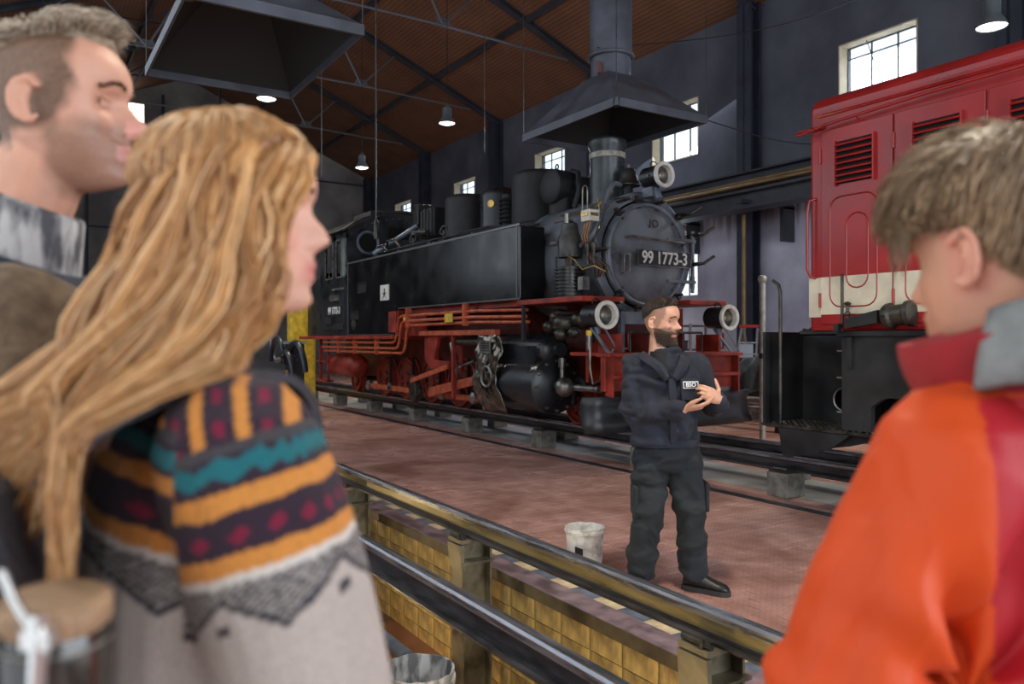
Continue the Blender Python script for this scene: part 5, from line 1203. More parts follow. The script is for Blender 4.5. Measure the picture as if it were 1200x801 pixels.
# ---------------------------------------------------------------- woman with long blonde hair and patterned sweater
Wm = person('woman with long blonde wavy hair in a patterned knit sweater, seen from behind', -.32, .90)
wr = random.Random(11)
HW = Head(Vector((0, 0, 1.675)), 12, -2, 0, .97, .95, .9)
b = MB(); HW.add(b)
limb(b, [(-.07, -.02, 1.42), (-.045, -.01, 1.50), (-.02, 0, 1.60)], [.07, .056, .056])
stack(b, [ell((-.03, .0, z), rx, ry, 24, .6) for z, rx, ry in ((.85, .12, .16), (1.05, .10, .13), (1.25, .11, .16), (1.40, .10, .15), (1.46, .06, .08))])
for x in (-.06, .06): limb(b, [(x, .0, .9), (x, .0, .5), (x, .02, .1)], [.08, .055, .04])
WRA = [(.068, -.135, 1.415), (.13, -.135, 1.14), (.19, -.08, .93)]; WLA = [(-.12, .16, 1.40), (-.12, .20, 1.13), (-.0, .22, .95)]
limb(b, WRA, [.045, .04, .026]); limb(b, WLA, [.045, .04, .026])
hand(b, WRA[2], (.2, .1, -.9), (-.4, .9, 0), 1, (25, 28, 30, 34)); hand(b, WLA[2], (.4, -.1, -.8), (.2, -.9, 0), -1, (25, 28, 30, 34))
def skin_w(co, n):
    p = HW.Ti @ co; base = (.70, .39, .28)
    if -.14 < p.z < .14 and co.z > 1.5:
        lp = math.exp(-(p.y / .019) ** 4 - ((p.z + .0705) / .0125) ** 4) if p.x > .07 else 0
        if lp > .02: base = mixc(base, (.60, .20, .17), lp * .9)
        t = max(0, 1 - ((p.z + .04) / .035) ** 2) * max(0, 1 - ((abs(p.y) - .045) / .03) ** 2) * .6; base = mixc(base, (.80, .36, .30), t)
    return base
fuse('body', b, m_skin, Wm, .0042, 3, col=skin_w); eyes(HW, Wm, m_eyew, m_iris); eyebrows(HW, Wm, (.22, .13, .07), wr)
ps = []
for s in (-1, 1):
    for k in range(26):
        t = k / 25; p = HW.T @ Vector((.0775 - .004 * abs(t - .4), s * (.022 + .019 * t), .0035 + .003 * sin(pi * t))); d = HW.T.to_3x3() @ Vector((.8, s * .3 * t, .35)).normalized(); ps.append([p, p + d * .004, p + d * .008 + Vector((0, 0, .002))])
strands('eyelash', ps, Wm, [(.02, .012, .01)] * len(ps), .0006)
# sweater
ORA, TEA, DRK, RED, CRM, WHT, BLK = (.56, .22, .045), (.012, .12, .14), (.028, .015, .026), (.17, .010, .035), (.43, .37, .33), (.58, .53, .48), (.05, .045, .05)
def sweater_col(co, n):
    back = co.x < .035 + .0 * co.z and not (co.x > .0 and co.z > 1.44)
    # distance down the sleeve or back, and the running coordinate around it
    if co.x > .015: s = co.z - .30 * (co.x - .10); q = math.atan2(co.y + .13, co.x - .10) * .085
    else: s = co.z + .12 * (co.x - .0); q = co.x * .8 + co.y * .6
    s += .004 * NZ.noise(co * 30); s = 1.392 - (1.437 - s) / .85
    if s > 1.490: return mixc(DRK, (.10, .08, .10), .4)
    if s > 1.405:      # yoke: columns fanning out from the collar
        q = co.x + .15 * co.y + .25 * (co.z - 1.44); f = (q / .042) % 1.
        if f < .32: return ORA if (int(co.z / .008) % 2 or f > .05) else (.40, .16, .04)
        g = (f - .32) / .68; 
        if abs(g - .5) < .16 and int(co.z / .014) % 2: return RED
        return DRK
    if s > 1.392: return BLK
    if s > 1.362:
        zz = abs(((q / .030) % 1.) - .5) * 2; e = (s - 1.362) / .030
        return TEA if abs(e - .5 - (zz - .5) * .35) < .36 else DRK
    if s > 1.355: return DRK
    if s > 1.333: return ORA if abs(((q / .009) % 1) - .5) < .46 else (.38, .16, .04)
    if s > 1.326: return DRK
    if s > 1.288:
        dx = abs(((q / .034) % 1) - .5) * .034; dz = abs(s - 1.307)
        return RED if dx + dz < .0105 else DRK
    if s > 1.267: return ORA if abs(((q / .009) % 1) - .5) < .46 else (.38, .16, .04)
    if s > 1.258: return WHT
    if s > 1.198:
        zz = abs(((q / .11) % 1) - .5) * 2; edge_ = 1.198 + .042 * (1 - zz)
        if s < edge_: 
            return BLK if (abs(zz - 0) < .12 and abs(s - 1.212) < .006) else CRM
        if s < edge_ + .008: return BLK
        return BLK if (int(q / .0045) + int(s / .0045)) % 2 else (.30, .27, .25)
    return CRM
b = MB()
stack(b, [ell((x, y, z), rx, ry, 30, .62) for x, y, z, rx, ry in ((-.03, .02, .86, .155, .20), (-.03, .01, 1.0, .15, .19), (-.025, .0, 1.15, .145, .19), (-.02, .0, 1.28, .14, .19), (-.02, .0, 1.37, .13, .185), (-.02, 0, 1.43, .11, .15), (-.025, 0, 1.475, .085, .10))])
for A_, k_ in ((WRA, 1), (WLA, 1)):
    p = [Vector(q) for q in A_]; limb(b, [p[0] + Vector((-.02, .02, .0)), p[0].lerp(p[1], .4), p[1], p[1].lerp(p[2], .5), p[2]], [.082, .084, .080, .070, .052], 24)
fuse('sweater', b, colmat('knitted_wool', .95, .08, .7, 420, noise=.10, nscale=180), Wm, .0032, 6, disp=cloth(.006, 9, (1, 1, .5), 5), col=sweater_col)
b = MB(); b.torus((-.04, -.005, 1.485), (.1, 0, 1), .075, .014, 32, 10); b.build('neckband', mat('dark_plum_wool', (.075, .055, .075), .95, 0, .3, 60, .5, 300), Wm, 60)
m_jean = mat('dark_jeans', (.02, .03, .06), .85, 0, .4, 30, .3, 300)
b = MB(); stack(b, [ell((-.03, .0, z), rx, ry, 24, .6) for z, rx, ry in ((.78, .13, .17), (.9, .13, .17), (.97, .12, .15))])
for x in (-.07, .07): limb(b, [(x - .02, .0, .85), (x, .0, .5), (x, .02, .1)], [.10, .072, .055])
fuse('trousers', b, m_jean, Wm, .012, 3, disp=cloth(.008, 8, (1, 1, .9), 2))
def boots(P0, par, dx=.6, dy=.6):
    for fx in (-.07, .07):
        D_ = Vector((dx, dy, 0)).normalized(); A_ = Vector((-D_.y, D_.x, 0)); rows = []
        for t, w, h in ((-.07, .03, .07), (-.03, .042, .12), (.04, .044, .10), (.12, .046, .06), (.18, .036, .045), (.2, .015, .03)):
            c = Vector((fx, .02, 0)) + D_ * t; rows.append([c + A_ * w * cos(2 * pi * k / 14) + Vector((0, 0, h * .5 + h * .5 * sin(2 * pi * k / 14))) for k in range(14)])
        MB().grid(rows, caps=True).build('shoe', m_shoe, par, 60)
boots(None, Wm)
HG = [
    [(0.078, 0.02, 1.765), (0.092, -0.02, 1.729), (0.096, -0.05, 1.69), (0.087, -0.082, 1.644), (0.075, -0.1, 1.598), (0.05, -0.1, 1.541), (0.024, -0.11, 1.494), (0.013, -0.12, 1.439), (0.005, -0.12, 1.393)],
    [(0.068, 0.01, 1.776), (0.080, -0.05, 1.722), (0.076, -0.085, 1.67), (0.066, -0.1, 1.615), (0.047, -0.115, 1.554), (0.023, -0.13, 1.503), (-0.002, -0.14, 1.446), (-0.019, -0.14, 1.388), (-0.029, -0.14, 1.342)],
    [(0.044, 0.0, 1.783), (0.051, -0.06, 1.730), (0.047, -0.09, 1.669), (0.032, -0.11, 1.606), (0.015, -0.13, 1.541), (-0.012, -0.145, 1.487), (-0.035, -0.15, 1.422), (-0.047, -0.15, 1.357), (-0.048, -0.15, 1.292)],
    [(0.017, 0.0, 1.789), (0.019, -0.065, 1.733), (0.01, -0.09, 1.669), (-0.006, -0.11, 1.606), (-0.032, -0.13, 1.537), (-0.059, -0.15, 1.484), (-0.078, -0.16, 1.424), (-0.078, -0.16, 1.368), (-0.065, -0.155, 1.31)],
    [(-0.008, 0.0, 1.790), (-0.011, -0.06, 1.734), (-0.026, -0.08, 1.675), (-0.043, -0.1, 1.607), (-0.07, -0.12, 1.537), (-0.105, -0.14, 1.483), (-0.141, -0.15, 1.447), (-0.169, -0.15, 1.414), (-0.194, -0.15, 1.382)],
    [(-0.028, 0.01, 1.786), (-0.043, -0.04, 1.734), (-0.068, -0.05, 1.676), (-0.091, -0.06, 1.61), (-0.117, -0.08, 1.542), (-0.158, -0.1, 1.489), (-0.195, -0.11, 1.46), (-0.223, -0.12, 1.435), (-0.248, -0.12, 1.41)],
    [(-0.044, 0.03, 1.784), (-0.071, 0, 1.733), (-0.106, 0.0, 1.675), (-0.13, 0.0, 1.606), (-0.164, -0.0, 1.538), (-0.197, -0.02, 1.49), (-0.222, -0.04, 1.453), (-0.253, -0.05, 1.427), (-0.281, -0.05, 1.399)],
    [(-0.041, 0.05, 1.786), (-0.088, 0.05, 1.74), (-0.123, 0.06, 1.684), (-0.144, 0.06, 1.611), (-0.165, 0.05, 1.538), (-0.185, 0.03, 1.488), (-0.189, 0.0, 1.44), (-0.197, -0.02, 1.394), (-0.21, -0.03, 1.339)],
]
HG = [[Vector(p) for p in g] for g in HG]
nb = Vector((-.81, -.58, 0))
def clear_back(p, k=0.):
    """hair lies on the back and shoulder, not inside them"""
    if p.z > 1.50: return p
    q = p - Vector((-.02, 0, 0)); t = q.dot(nb); need = .135 + k + .02 * min(1, (1.50 - p.z) / .1); w = min(1, (1.50 - p.z) / .05)
    if t < need: p = p + nb * (need - t) * w
    return p + Vector((.58, -.81, 0)) * .055 * max(0, min(1, (1.47 - p.z) / .1)) * max(0, min(1, (p.x + .22) / .1))
def hair_at(s, n):
    i = min(int(s), len(HG) - 2); t = s - i
    return cr([a.lerp(b_, t) for a, b_ in zip(HG[i], HG[i + 1])], n)
rows = []
for k in range(29):
    rows.append([clear_back(p) for p in hair_at(k / 4, 30)[:19]])
mx = [[p for p in r] for r in rows]
base = MB().grid(mx, close=False)
o = base.build('hair', mat('golden_hair_mass', (.42, .22, .085), .5, 0, .3, 40, spec=.4, stretch=(1, 1, .15)), Wm, 80)
md = o.modifiers.new('s', 'SOLIDIFY'); md.thickness = .03; md.offset = -1
lenW = lambda sd: interp([(-1, 1.5), (0, 1.45), (.6, 1.05), (1, .92)], sd.x)
fuse('hair_crown', cap(MB(), HW, (-.1, 0, 1), lenW, .004), mat('golden_hair_mass'), Wm, .005, 2)
ps = []; cc = []
G1, G2, G3 = (.62, .31, .105), (.26, .10, .03), (.88, .60, .33)
for k in range(4400):
    s = 7 * wr.random(); n = 20; g = hair_at(s, n); ph = wr.uniform(0, 6.28) * .25 + s * 2.1; amp = .030; lock = math.floor(s * 5) ; j = Vector((wr.gauss(0, .006), wr.gauss(0, .004), wr.gauss(0, .006)))
    cut = wr.uniform(.72, 1.0); start = 0 if wr.random() < .7 else wr.randint(1, 8); pts = []
    out_ = wr.uniform(-.004, .010) + .006 * sin(lock * 2.3)
    for i in range(start, n):
        t = i / (n - 1)
        if t > cut: break
        w = amp * t ** .75 * (sin(t * 13 + s * 1.3 + wr.uniform(-.1, .1) + 1.5 * sin(lock * 2.1)) + .45 * sin(t * 23 + lock * 1.7))
        p = g[i] + Vector((w, 0, w * .3)) + Vector((0, -1, 0)) * (out_ + .012 * min(1, t * 3)) + j * (.25 + t)
        if i < 3: p += Vector((0, .004, -.003)) * (3 - i)
        pts.append(clear_back(p, .012 + out_))
    if len(pts) < 4: continue
    u_ = .5 + .5 * sin(lock * 2.9 + 1); v_ = wr.random()
    ps.append(pts); cc.append(mixc(mixc(G2, G1, u_ * .7 + v_ * .5), G3, max(0, v_ - .62) * 2.0))
strands('hair_strand', ps, Wm, cc, .0016)
ps, cc = scalp_hair(HW, (.02, .0, 1), lenW, 1200, .006, lambda r_, d: mixc(mixc(G2, G1, r_.random()), G3, r_.random() * .4), wr, 8); strands('crown_strand', ps, Wm, cc, .0014)
# fine fly-away hairs over the crown
# backpack on her back with a lidded jar clipped to its side
def loc(px, py, pz, par):            # from a person's own frame to the hall
    return par.matrix_basis @ Vector((px, py, pz))
B = thing('backpack', 'dark charcoal backpack worn by the blonde woman', 'backpack', tuple(Wm.location)); B.rotation_euler = (0, 0, R(YAW)); _O[B.name] = Vector((0, 0, 0))
m_pack = mat('charcoal_nylon', (.032, .029, .036), .6, 0, .35, 10, .5, 150, sheen=.03)
b = MB(); C0 = Vector((-.02, 0, 0)) + nb * .275 + Vector((.018, -.025, 0))
stack(b, [ell((C0.x, C0.y, z), rx, ry, 30, .62, .7) for z, rx, ry in ((.88, .06, .10), (.92, .115, .155), (1.05, .13, .172), (1.2, .13, .17), (1.32, .11, .155), (1.40, .08, .12), (1.43, .03, .06))])
ax = Vector((-.58, .81, 0))
fuse('pack_body', b, m_pack, B, .008, 4, disp=cloth(.014, 8, (1, 1, 1), 21))
b = MB(); c = C0 + nb * .12; limb(b, [c + Vector((0, 0, 1.18)) - ax * .09, c + Vector((0, 0, 1.20)), c + Vector((0, 0, 1.18)) + ax * .09], [.02, .024, .02], 10); b.build('lid_seam', m_pack, B, 60)
b = MB(); b.tube(cr([C0 + Vector((0, 0, 1.385)) - ax * .03 - nb * .06, C0 + Vector((0, 0, 1.425)) - nb * .06, C0 + Vector((0, 0, 1.385)) + ax * .03 - nb * .06], 8), .008, 8); b.build('grab_loop', m_pack, B, 60)
for s in (-1, 1):
    b = MB(); P_ = cr([C0 - nb * .10 + ax * .07 * s + Vector((0, 0, 1.36)), Vector((-.02, 0, 0)) + nb * .14 + ax * .09 * s + Vector((0, 0, 1.44)), Vector((-.02, 0, 0)) + ax * .095 * s + Vector((0, 0, 1.492)), Vector((-.02, 0, 0)) - nb * .07 + ax * .085 * s + Vector((0, 0, 1.47)), Vector((-.02, 0, 0)) - nb * .085 + ax * .085 * s + Vector((0, 0, 1.38)), Vector((-.02, 0, 0)) - nb * .09 + ax * .10 * s + Vector((0, 0, 1.22))], 22)
    rows = []
    for i, p in enumerate(P_): 
        t = (P_[min(i + 1, 21)] - P_[max(i - 1, 0)]).normalized(); nn = t.cross(ax).normalized(); rows.append([p + ax * .026 + nn * .005, p - ax * .026 + nn * .005, p - ax * .026 - nn * .005, p + ax * .026 - nn * .005])
    b.grid(rows, caps=True).build('shoulder_strap', m_pack, B, 60)
J = Vector((-.030, -.300, 0)) ; jc = J
J0 = loc(J.x, J.y, 1.20, Wm)
T = thing('travel_jar', 'dark drinking jar with a wooden lid, clipped to the backpack', 'jar', tuple(J0)); T.rotation_euler = (R(4), R(3), R(YAW)); _O[T.name] = Vector((0, 0, 0))
MB().lathe([(0, 0), (.036, 0), (.039, .004), (.039, .10), (.036, .112), (.034, .118)], (0, 0, 0), n=40).build('jar_body', mat('smoked_jar', (.035, .028, .022), .12, 0, .3, 20, spec=.7), T, 50)
MB().torus((0, 0, .107), (0, 0, 1), .0385, .0014, 40, 6).build('rim_ring', m_steel, T, 50)
MB().lathe([(0, .138), (.035, .138), (.038, .136), (.0385, .132), (.0385, .120), (.036, .117), (0, .117)], (0, 0, 0), n=40).build('wooden_lid', mat('lid_wood', (.33, .20, .11), .6, 0, .3, 60, .2, 80, stretch=(1, 6, 1)), T, 50)
MB().tube([(.012, -.040, .142), (.012, -.043, .10), (.012, -.043, .04), (.012, -.041, .0)], .0065, 10).bb(.002, .022, -.047, -.036, .118, .132).build('clip_bar', mat('polished_clip', (.7, .68, .65), .2, .85), T, 50)
MB().tube([(.008, -.043, .132), (-.006, -.040, .150), (-.018, -.036, .170)], .0035, 8).build('clip_lever', mat('polished_clip'), T, 50)
MB().torus((.036, -.04, .03), (.3, 1, .1), .016, .0035, 24, 8).build('carabiner', mat('blue_anodised', (.25, .42, .75), .25, .8), T, 50)

# ---------------------------------------------------------------- man at the left edge
Mn = person('tall man with cropped greying hair in a brown fleece jacket with knitted collar', -.70, 1.22)
mr_ = random.Random(5)
HM = Head(Vector((0, 0, 1.890)), 10, -3, 0, 1.06, 1.06, 1.05)
b = MB(); HM.add(b)
limb(b, [(-.10, -.02, 1.60), (-.07, -.01, 1.69), (-.03, 0, 1.80)], [.085, .068, .065])
stack(b, [ell((-.08, .0, z), rx, ry, 24, .7) for z, rx, ry in ((.95, .13, .17), (1.15, .11, .15), (1.35, .12, .18), (1.53, .11, .17), (1.62, .07, .09))])
for x in (-.14, .0): limb(b, [(x, .0, .95), (x, .0, .52), (x, .02, .1)], [.09, .06, .045])
MRA = [(.045, -.17, 1.545), (.08, -.18, 1.24), (.16, -.12, 1.0)]; MLA = [(-.20, .15, 1.53), (-.22, .20, 1.24), (-.08, .24, 1.03)]
limb(b, MRA, [.05, .045, .03]); limb(b, MLA, [.05, .045, .03]); hand(b, MRA[2], (.2, .1, -.9), (-.4, .9, 0), 1, (25, 28, 30, 34), sc=1.08); hand(b, MLA[2], (.4, -.1, -.8), (.2, -.9, 0), -1, (25, 28, 30, 34), sc=1.08)
def skin_m(co, n):
    p = HM.Ti @ co; base = (.58, .30, .205)
    if co.z > 1.7 and -.14 < p.z < .14:
        ns = NZ.noise(co * 260) * .5 + .5; wob = .010 * NZ.noise(co * 45)
        if p.x > .078 and abs(p.y) < .022 and -.083 < p.z < -.059: return (.50, .22, .18)
        st = lambda v, w=.010: max(0, min(1, v / w + .5))
        xe = .040 if p.z > .01 else .040 - (.01 - p.z) * .55            # hairline runs back to the sideburn
        ear = st(abs(p.y) - .0775, .004) * st(p.x + .045, .006) * st(.026 - p.z, .006) * st(p.z + .050, .006)
        k = st(xe + wob - p.x, .014) * st(p.z + .045 + (.02 if p.x < -.05 else 0) + wob, .02) * (1 - ear)
        jaw = st(-.030 - p.z + .35 * min(0, p.x - .05) + wob, .022) * st(p.x + .005 + wob, .02) * st(p.z + .135, .02)
        base = mixc(base, mixc((.11, .060, .04), (.24, .14, .095), ns), .62 * jaw)
        base = mixc(base, mixc((.055, .034, .022), (.18, .105, .065), ns), .92 * k)
        if p.x > .09 and -.05 < p.z < -.02: return (.64, .30, .24)
    return base
fuse('body', b, m_skin, Mn, .0042, 3, col=skin_m); eyes(HM, Mn, m_eyew, m_iris); eyebrows(HM, Mn, (.16, .10, .06), mr_)
lenM = lambda sd: interp([(-1, 1.15), (-.3, .95), (0, .82), (.5, .90), (.85, .98), (1, 1.02)], sd.x)
ltM = lambda d: .5 + 1.3 * max(0, d.x + .1)
fuse('hair', cap(MB(), HM, (-.1, 0, 1), lenM, .018, lift=ltM), mat('sandy_hair_mass', (.24, .17, .11), .6, 0, .4, 60), Mn, .004, 2, disp=cloth(.006, 40, (1, 1, 1), 1))
ps, cc = scalp_hair(HM, (-.35, 0, 1), lambda sd: lenM(sd) + .22 * sd.x, 1500, .030, lambda r_, d: mixc((.20, .13, .08), (.62, .52, .40), r_.random()), mr_, 8, lift=ltM, jit=.35); strands('hair_strand', ps, Mn, cc, .0013)
m_fleece = mat('brown_fleece', (.085, .060, .042), .95, 0, .4, 90, .8, 240, sheen=.3)
b = MB()
stack(b, [ell((x, 0, z), rx, ry, 30, .7) for x, z, rx, ry in ((-.08, .92, .165, .21), (-.08, 1.1, .165, .205), (-.08, 1.3, .165, .21), (-.08, 1.45, .155, .215), (-.085, 1.55, .135, .19), (-.09, 1.61, .11, .14), (-.09, 1.645, .085, .10))])
for A_ in (MRA, MLA):
    p = [Vector(q) for q in A_]; limb(b, [p[0] + Vector((-.03, .03, .0)), p[0].lerp(p[1], .5), p[1], p[1].lerp(p[2], .5), p[2]], [.092, .082, .076, .068, .052], 24)
def fl_col(co, n):
    q = co - Vector((-.08, 0, 0)); t = q.x * -.64 + q.y * .77      # across the shoulders
    if 1.46 < co.z < 1.70 and co.x < -.125 + .3 * (co.z - 1.6) and (q.x * .77 + q.y * .64) < .05: return (.020, .026, .052)
    k = NZ.noise(co * 55) * .5 + .5; return mixc((.085, .058, .036), (.24, .17, .11), k)
fuse('jacket', b, colmat('fleece_weave', .95, .08, .8, 300, noise=.18, nscale=140), Mn, .006, 4, disp=cloth(.009, 8, (1, 1, .6), 9), col=fl_col)
rows = []
for j, (z, r_, t_) in enumerate(((1.615, .098, 0), (1.65, .094, 0), (1.70, .086, 0), (1.742, .080, 0), (1.748, .073, 0), (1.70, .072, 0))):
    rows.append([Vector((-.088 + r_ * cos(2 * pi * i / 40) * 1.05 + (z - 1.62) * .25, r_ * sin(2 * pi * i / 40), z - .03 * cos(2 * pi * i / 40) * (1 if z > 1.63 else 0))) for i in range(40)])
MB().grid(rows).build('knitted_collar', mat('marled_grey_wool', (.50, .49, .48), .95, 0, .4, 38, .9, 180, col2=(.09, .09, .10), stretch=(1, 1, .25), edge=(.42, .58)), Mn, 60)
rows = []
for z, r_ in ((1.60, .108), (1.64, .108), (1.665, .102), (1.668, .098), (1.63, .098)):
    rows.append([Vector((-.09 + r_ * cos(2 * pi * i / 40) * 1.05 + (z - 1.62) * .2, r_ * sin(2 * pi * i / 40), z - .04 * cos(2 * pi * i / 40) * (1 if z > 1.63 else 0))) for i in range(40)])
MB().grid(rows).build('jacket_collar', mat('navy_shell_fabric', (.022, .028, .05), .7, 0, .2, 30, .3, 200), Mn, 60)
b = MB(); stack(b, [ell((-.08, .0, z), rx, ry, 24, .7) for z, rx, ry in ((.84, .14, .18), (.95, .14, .19), (1.02, .13, .17))])
for x in (-.15, .0): limb(b, [(x, .0, .92), (x, .0, .52), (x, .02, .1)], [.11, .078, .06])
fuse('trousers', b, m_jean, Mn, .012, 3, disp=cloth(.008, 8, (1, 1, .9), 4)); boots(None, Mn)

# ---------------------------------------------------------------- person in the orange jacket at the right
K = person('person with short light brown hair in an orange jacket, seen from behind', .575, .93)
kr = random.Random(8)
HK = Head(Vector((.0, 0, 1.632)), 116, 6, 0, 1.06, 1.0, .9)
b = MB(); HK.add(b)
limb(b, [(.03, -.04, 1.38), (.02, -.03, 1.47), (.01, -.01, 1.55)], [.07, .056, .056])
stack(b, [ell((.03, -.02, z), rx, ry, 24, -.3) for z, rx, ry in ((.85, .16, .12), (1.05, .14, .10), (1.25, .16, .11), (1.36, .15, .10), (1.42, .08, .06))])
for x in (-.05, .10): limb(b, [(x, .0, .85), (x, .0, .46), (x, .02, .1)], [.08, .055, .04])
KLA = [(-.118, -.075, 1.400), (-.235, -.095, 1.12), (-.28, .08, .95)]; KRA = [(.20, .03, 1.405), (.26, .05, 1.09), (.20, .20, .96)]
limb(b, KLA, [.045, .04, .026]); limb(b, KRA, [.045, .04, .026]); hand(b, KLA[2], (-.1, .8, -.5), (.8, 0, -.2), 1, (25, 28, 30, 34)); hand(b, KRA[2], (-.3, .8, -.3), (-.8, 0, -.2), -1, (25, 28, 30, 34))
def skin_k(co, n):
    p = HK.Ti @ co; base = (.62, .33, .22)
    if abs(p.y) > .06 and -.05 < p.z < .03 and -.04 < p.x < .012: return (.64, .30, .21)
    t = max(0, 1 - ((p.z + .05) / .04) ** 2) * .4; return mixc(base, (.68, .32, .20), t if p.x > .02 else 0)
fuse('body', b, m_skin, K, .0042, 3, col=skin_k); eyes(HK, K, m_eyew, m_iris); eyebrows(HK, K, (.22, .15, .09), kr)
# hair: side-swept fringe, longer on top, ear free, cropped nape
def lenK(sd):
    return interp([(-1, 1.98), (-.6, 1.85), (-.25, 1.66), (0, 1.52), (.25, 1.62), (.5, 1.84), (.8, 1.90), (1, 1.80)], sd.x)
ltK = lambda d: .45 + .9 * max(0, d.z) + .8 * max(0, d.x)
crK = (-.45, 0, 1)
fuse('hair', cap(MB(), HK, crK, lambda sd: lenK(sd) - .06, .018, lift=ltK), mat('light_brown_hair_mass', (.17, .11, .065), .5, 0, .4, 50), K, .004, 2)
ps, cc = scalp_hair(HK, crK, lenK, 4200, .028, lambda r_, d: mixc((.12, .068, .033), (.50, .34, .20), r_.random() ** 1.2), kr, 10, lift=ltK, jit=.16)
for k in range(420):      # fringe wisps falling over the brow and temple
    a = kr.uniform(-1.5, 1.5); z0 = .065; p0 = Vector((.07 * cos(a) + .012, .075 * sin(a), z0 + .01 * kr.random())); ln = kr.uniform(.03, .085); pts = []
    for i in range(8):
        t = i / 7; pts.append(HK.T @ (p0 + Vector((.014 * sin(t * 2.6) + .004, .030 * (t ** 2) * (1 if a > 0 else -1) + kr.gauss(0, .0012), -ln * t + .012 * sin(pi * t)))))
    ps.append(pts); cc.append(mixc((.14, .09, .05), (.52, .40, .27), kr.random()))
strands('hair_strand', ps, K, cc, .0013)
m_or = mat('orange_softshell', (.86, .105, .012), .62, 0, .12, 5, .15, 300, sheen=.25)
b = MB()
stack(b, [ell((x, -.02, z), rx, ry, 30, -.3) for x, z, rx, ry in ((.03, .84, .20, .155), (.03, 1.0, .195, .15), (.03, 1.15, .195, .15), (.03, 1.31, .195, .145), (.03, 1.41, .165, .12), (.028, 1.465, .13, .11), (.025, 1.50, .105, .10))])
for A_ in (KLA, KRA):
    p = [Vector(q) for q in A_]; limb(b, [p[0] + Vector((.03 if A_ is KLA else -.03, .0, -.005)), p[0].lerp(p[1], .5), p[1], p[1].lerp(p[2], .5), p[2]], [.083, .078, .074, .062, .045], 24)
SHK = .045
def or_disp(co):
    p = co * 1.0; f = cloth(.022, 7, (1, 1, .8), 31)(co)
    # long drag folds that run into the armpit and gather at the elbow
    d = (co - Vector((-.10, -.10, 1.16))); r_ = d.length; an = math.atan2(d.z, d.x); f += .017 * math.exp(-((r_ - .07) / .085) ** 2) * sin(an * 9 + 3 * NZ.noise(co * 7))
    f += .012 * math.exp(-((co.z - 1.10) / .09) ** 2) * sin((co.z + .35 * co.x) * 95 + 3 * NZ.noise(co * 8)) * (1 if co.x < -.1 else 0)
    return f
def or_col(co, n):
    q = co - Vector((.03, -.02, 0)); t = q.x * .955 + q.y * -.295      # across the back
    if t > -.085 + .05 * (1.40 - co.z) and t < .35 and co.z > 1.19 + .10 * t and co.z < 1.47: return (.42, .010, .018)
    return (.62, .066, .008)
fuse('jacket', b, colmat('orange_and_red_softshell', .55, .03, .2, 300, noise=.05, nscale=6), K, .0048, 5, disp=or_disp, col=or_col)
m_hood = mat('dark_red_hood', (.33, .010, .016), .75, 0, .25, 14, .5, 260, sheen=.04)
rows = []
for j in range(13):
    t = j / 12; a = pi * 1.05 * t
    rr_ = .104 + .026 * sin(a); zz = 1.455 + .17 * (t if t < .6 else .6 - (t - .6) * 1.0)
    if t > .55: rr_ = .088 - .02 * (t - .55) / .45
    rows.append([Vector((.025 + rr_ * 1.08 * cos(2 * pi * i / 48), -.02 + rr_ * sin(2 * pi * i / 48), zz + .020 * sin(2 * pi * i / 48 + 2.2) * min(1, t * 2) + .006 * NZ.noise(Vector((cos(2 * pi * i / 48) * 2, sin(2 * pi * i / 48) * 2, t * 3))))) for i in range(48)])
MB().grid(rows).build('collar', m_hood, K, 70)
b = MB(); rows = []
for j in range(7):
    t = j / 6; rows.append([Vector((.035 + (.152 - .030 * t) * cos(R(-148) + R(110) * i / 20), -.03 + (.152 - .030 * t) * sin(R(-148) + R(110) * i / 20), 1.478 + .085 * t ** .7 + .01 * sin(i * .5))) for i in range(21)])
o = MB().grid(rows, close=False).build('hood_lining', mat('grey_hood_lining', (.20, .21, .21), .8, 0, .3, 20, .4, 200), K, 70); md = o.modifiers.new('s', 'SOLIDIFY'); md.thickness = .02
b = MB(); b.tube(cr([Vector((.02, -.125, 1.475)), Vector((.035, -.135, 1.545)), Vector((.05, -.118, 1.60))], 8), .010, 8); b.build('hood_stripe', m_hood, K, 60)
b = MB(); stack(b, [ell((.02, .0, z), rx, ry, 24, -.3) for z, rx, ry in ((.76, .17, .13), (.86, .175, .14), (.93, .165, .13))])
for x in (-.06, .11): limb(b, [(x, .0, .82), (x, .0, .46), (x, .02, .1)], [.10, .072, .055])
fuse('trousers', b, m_jean, K, .012, 3, disp=cloth(.008, 8, (1, 1, .9), 6)); boots(None, K, -.5, .8)
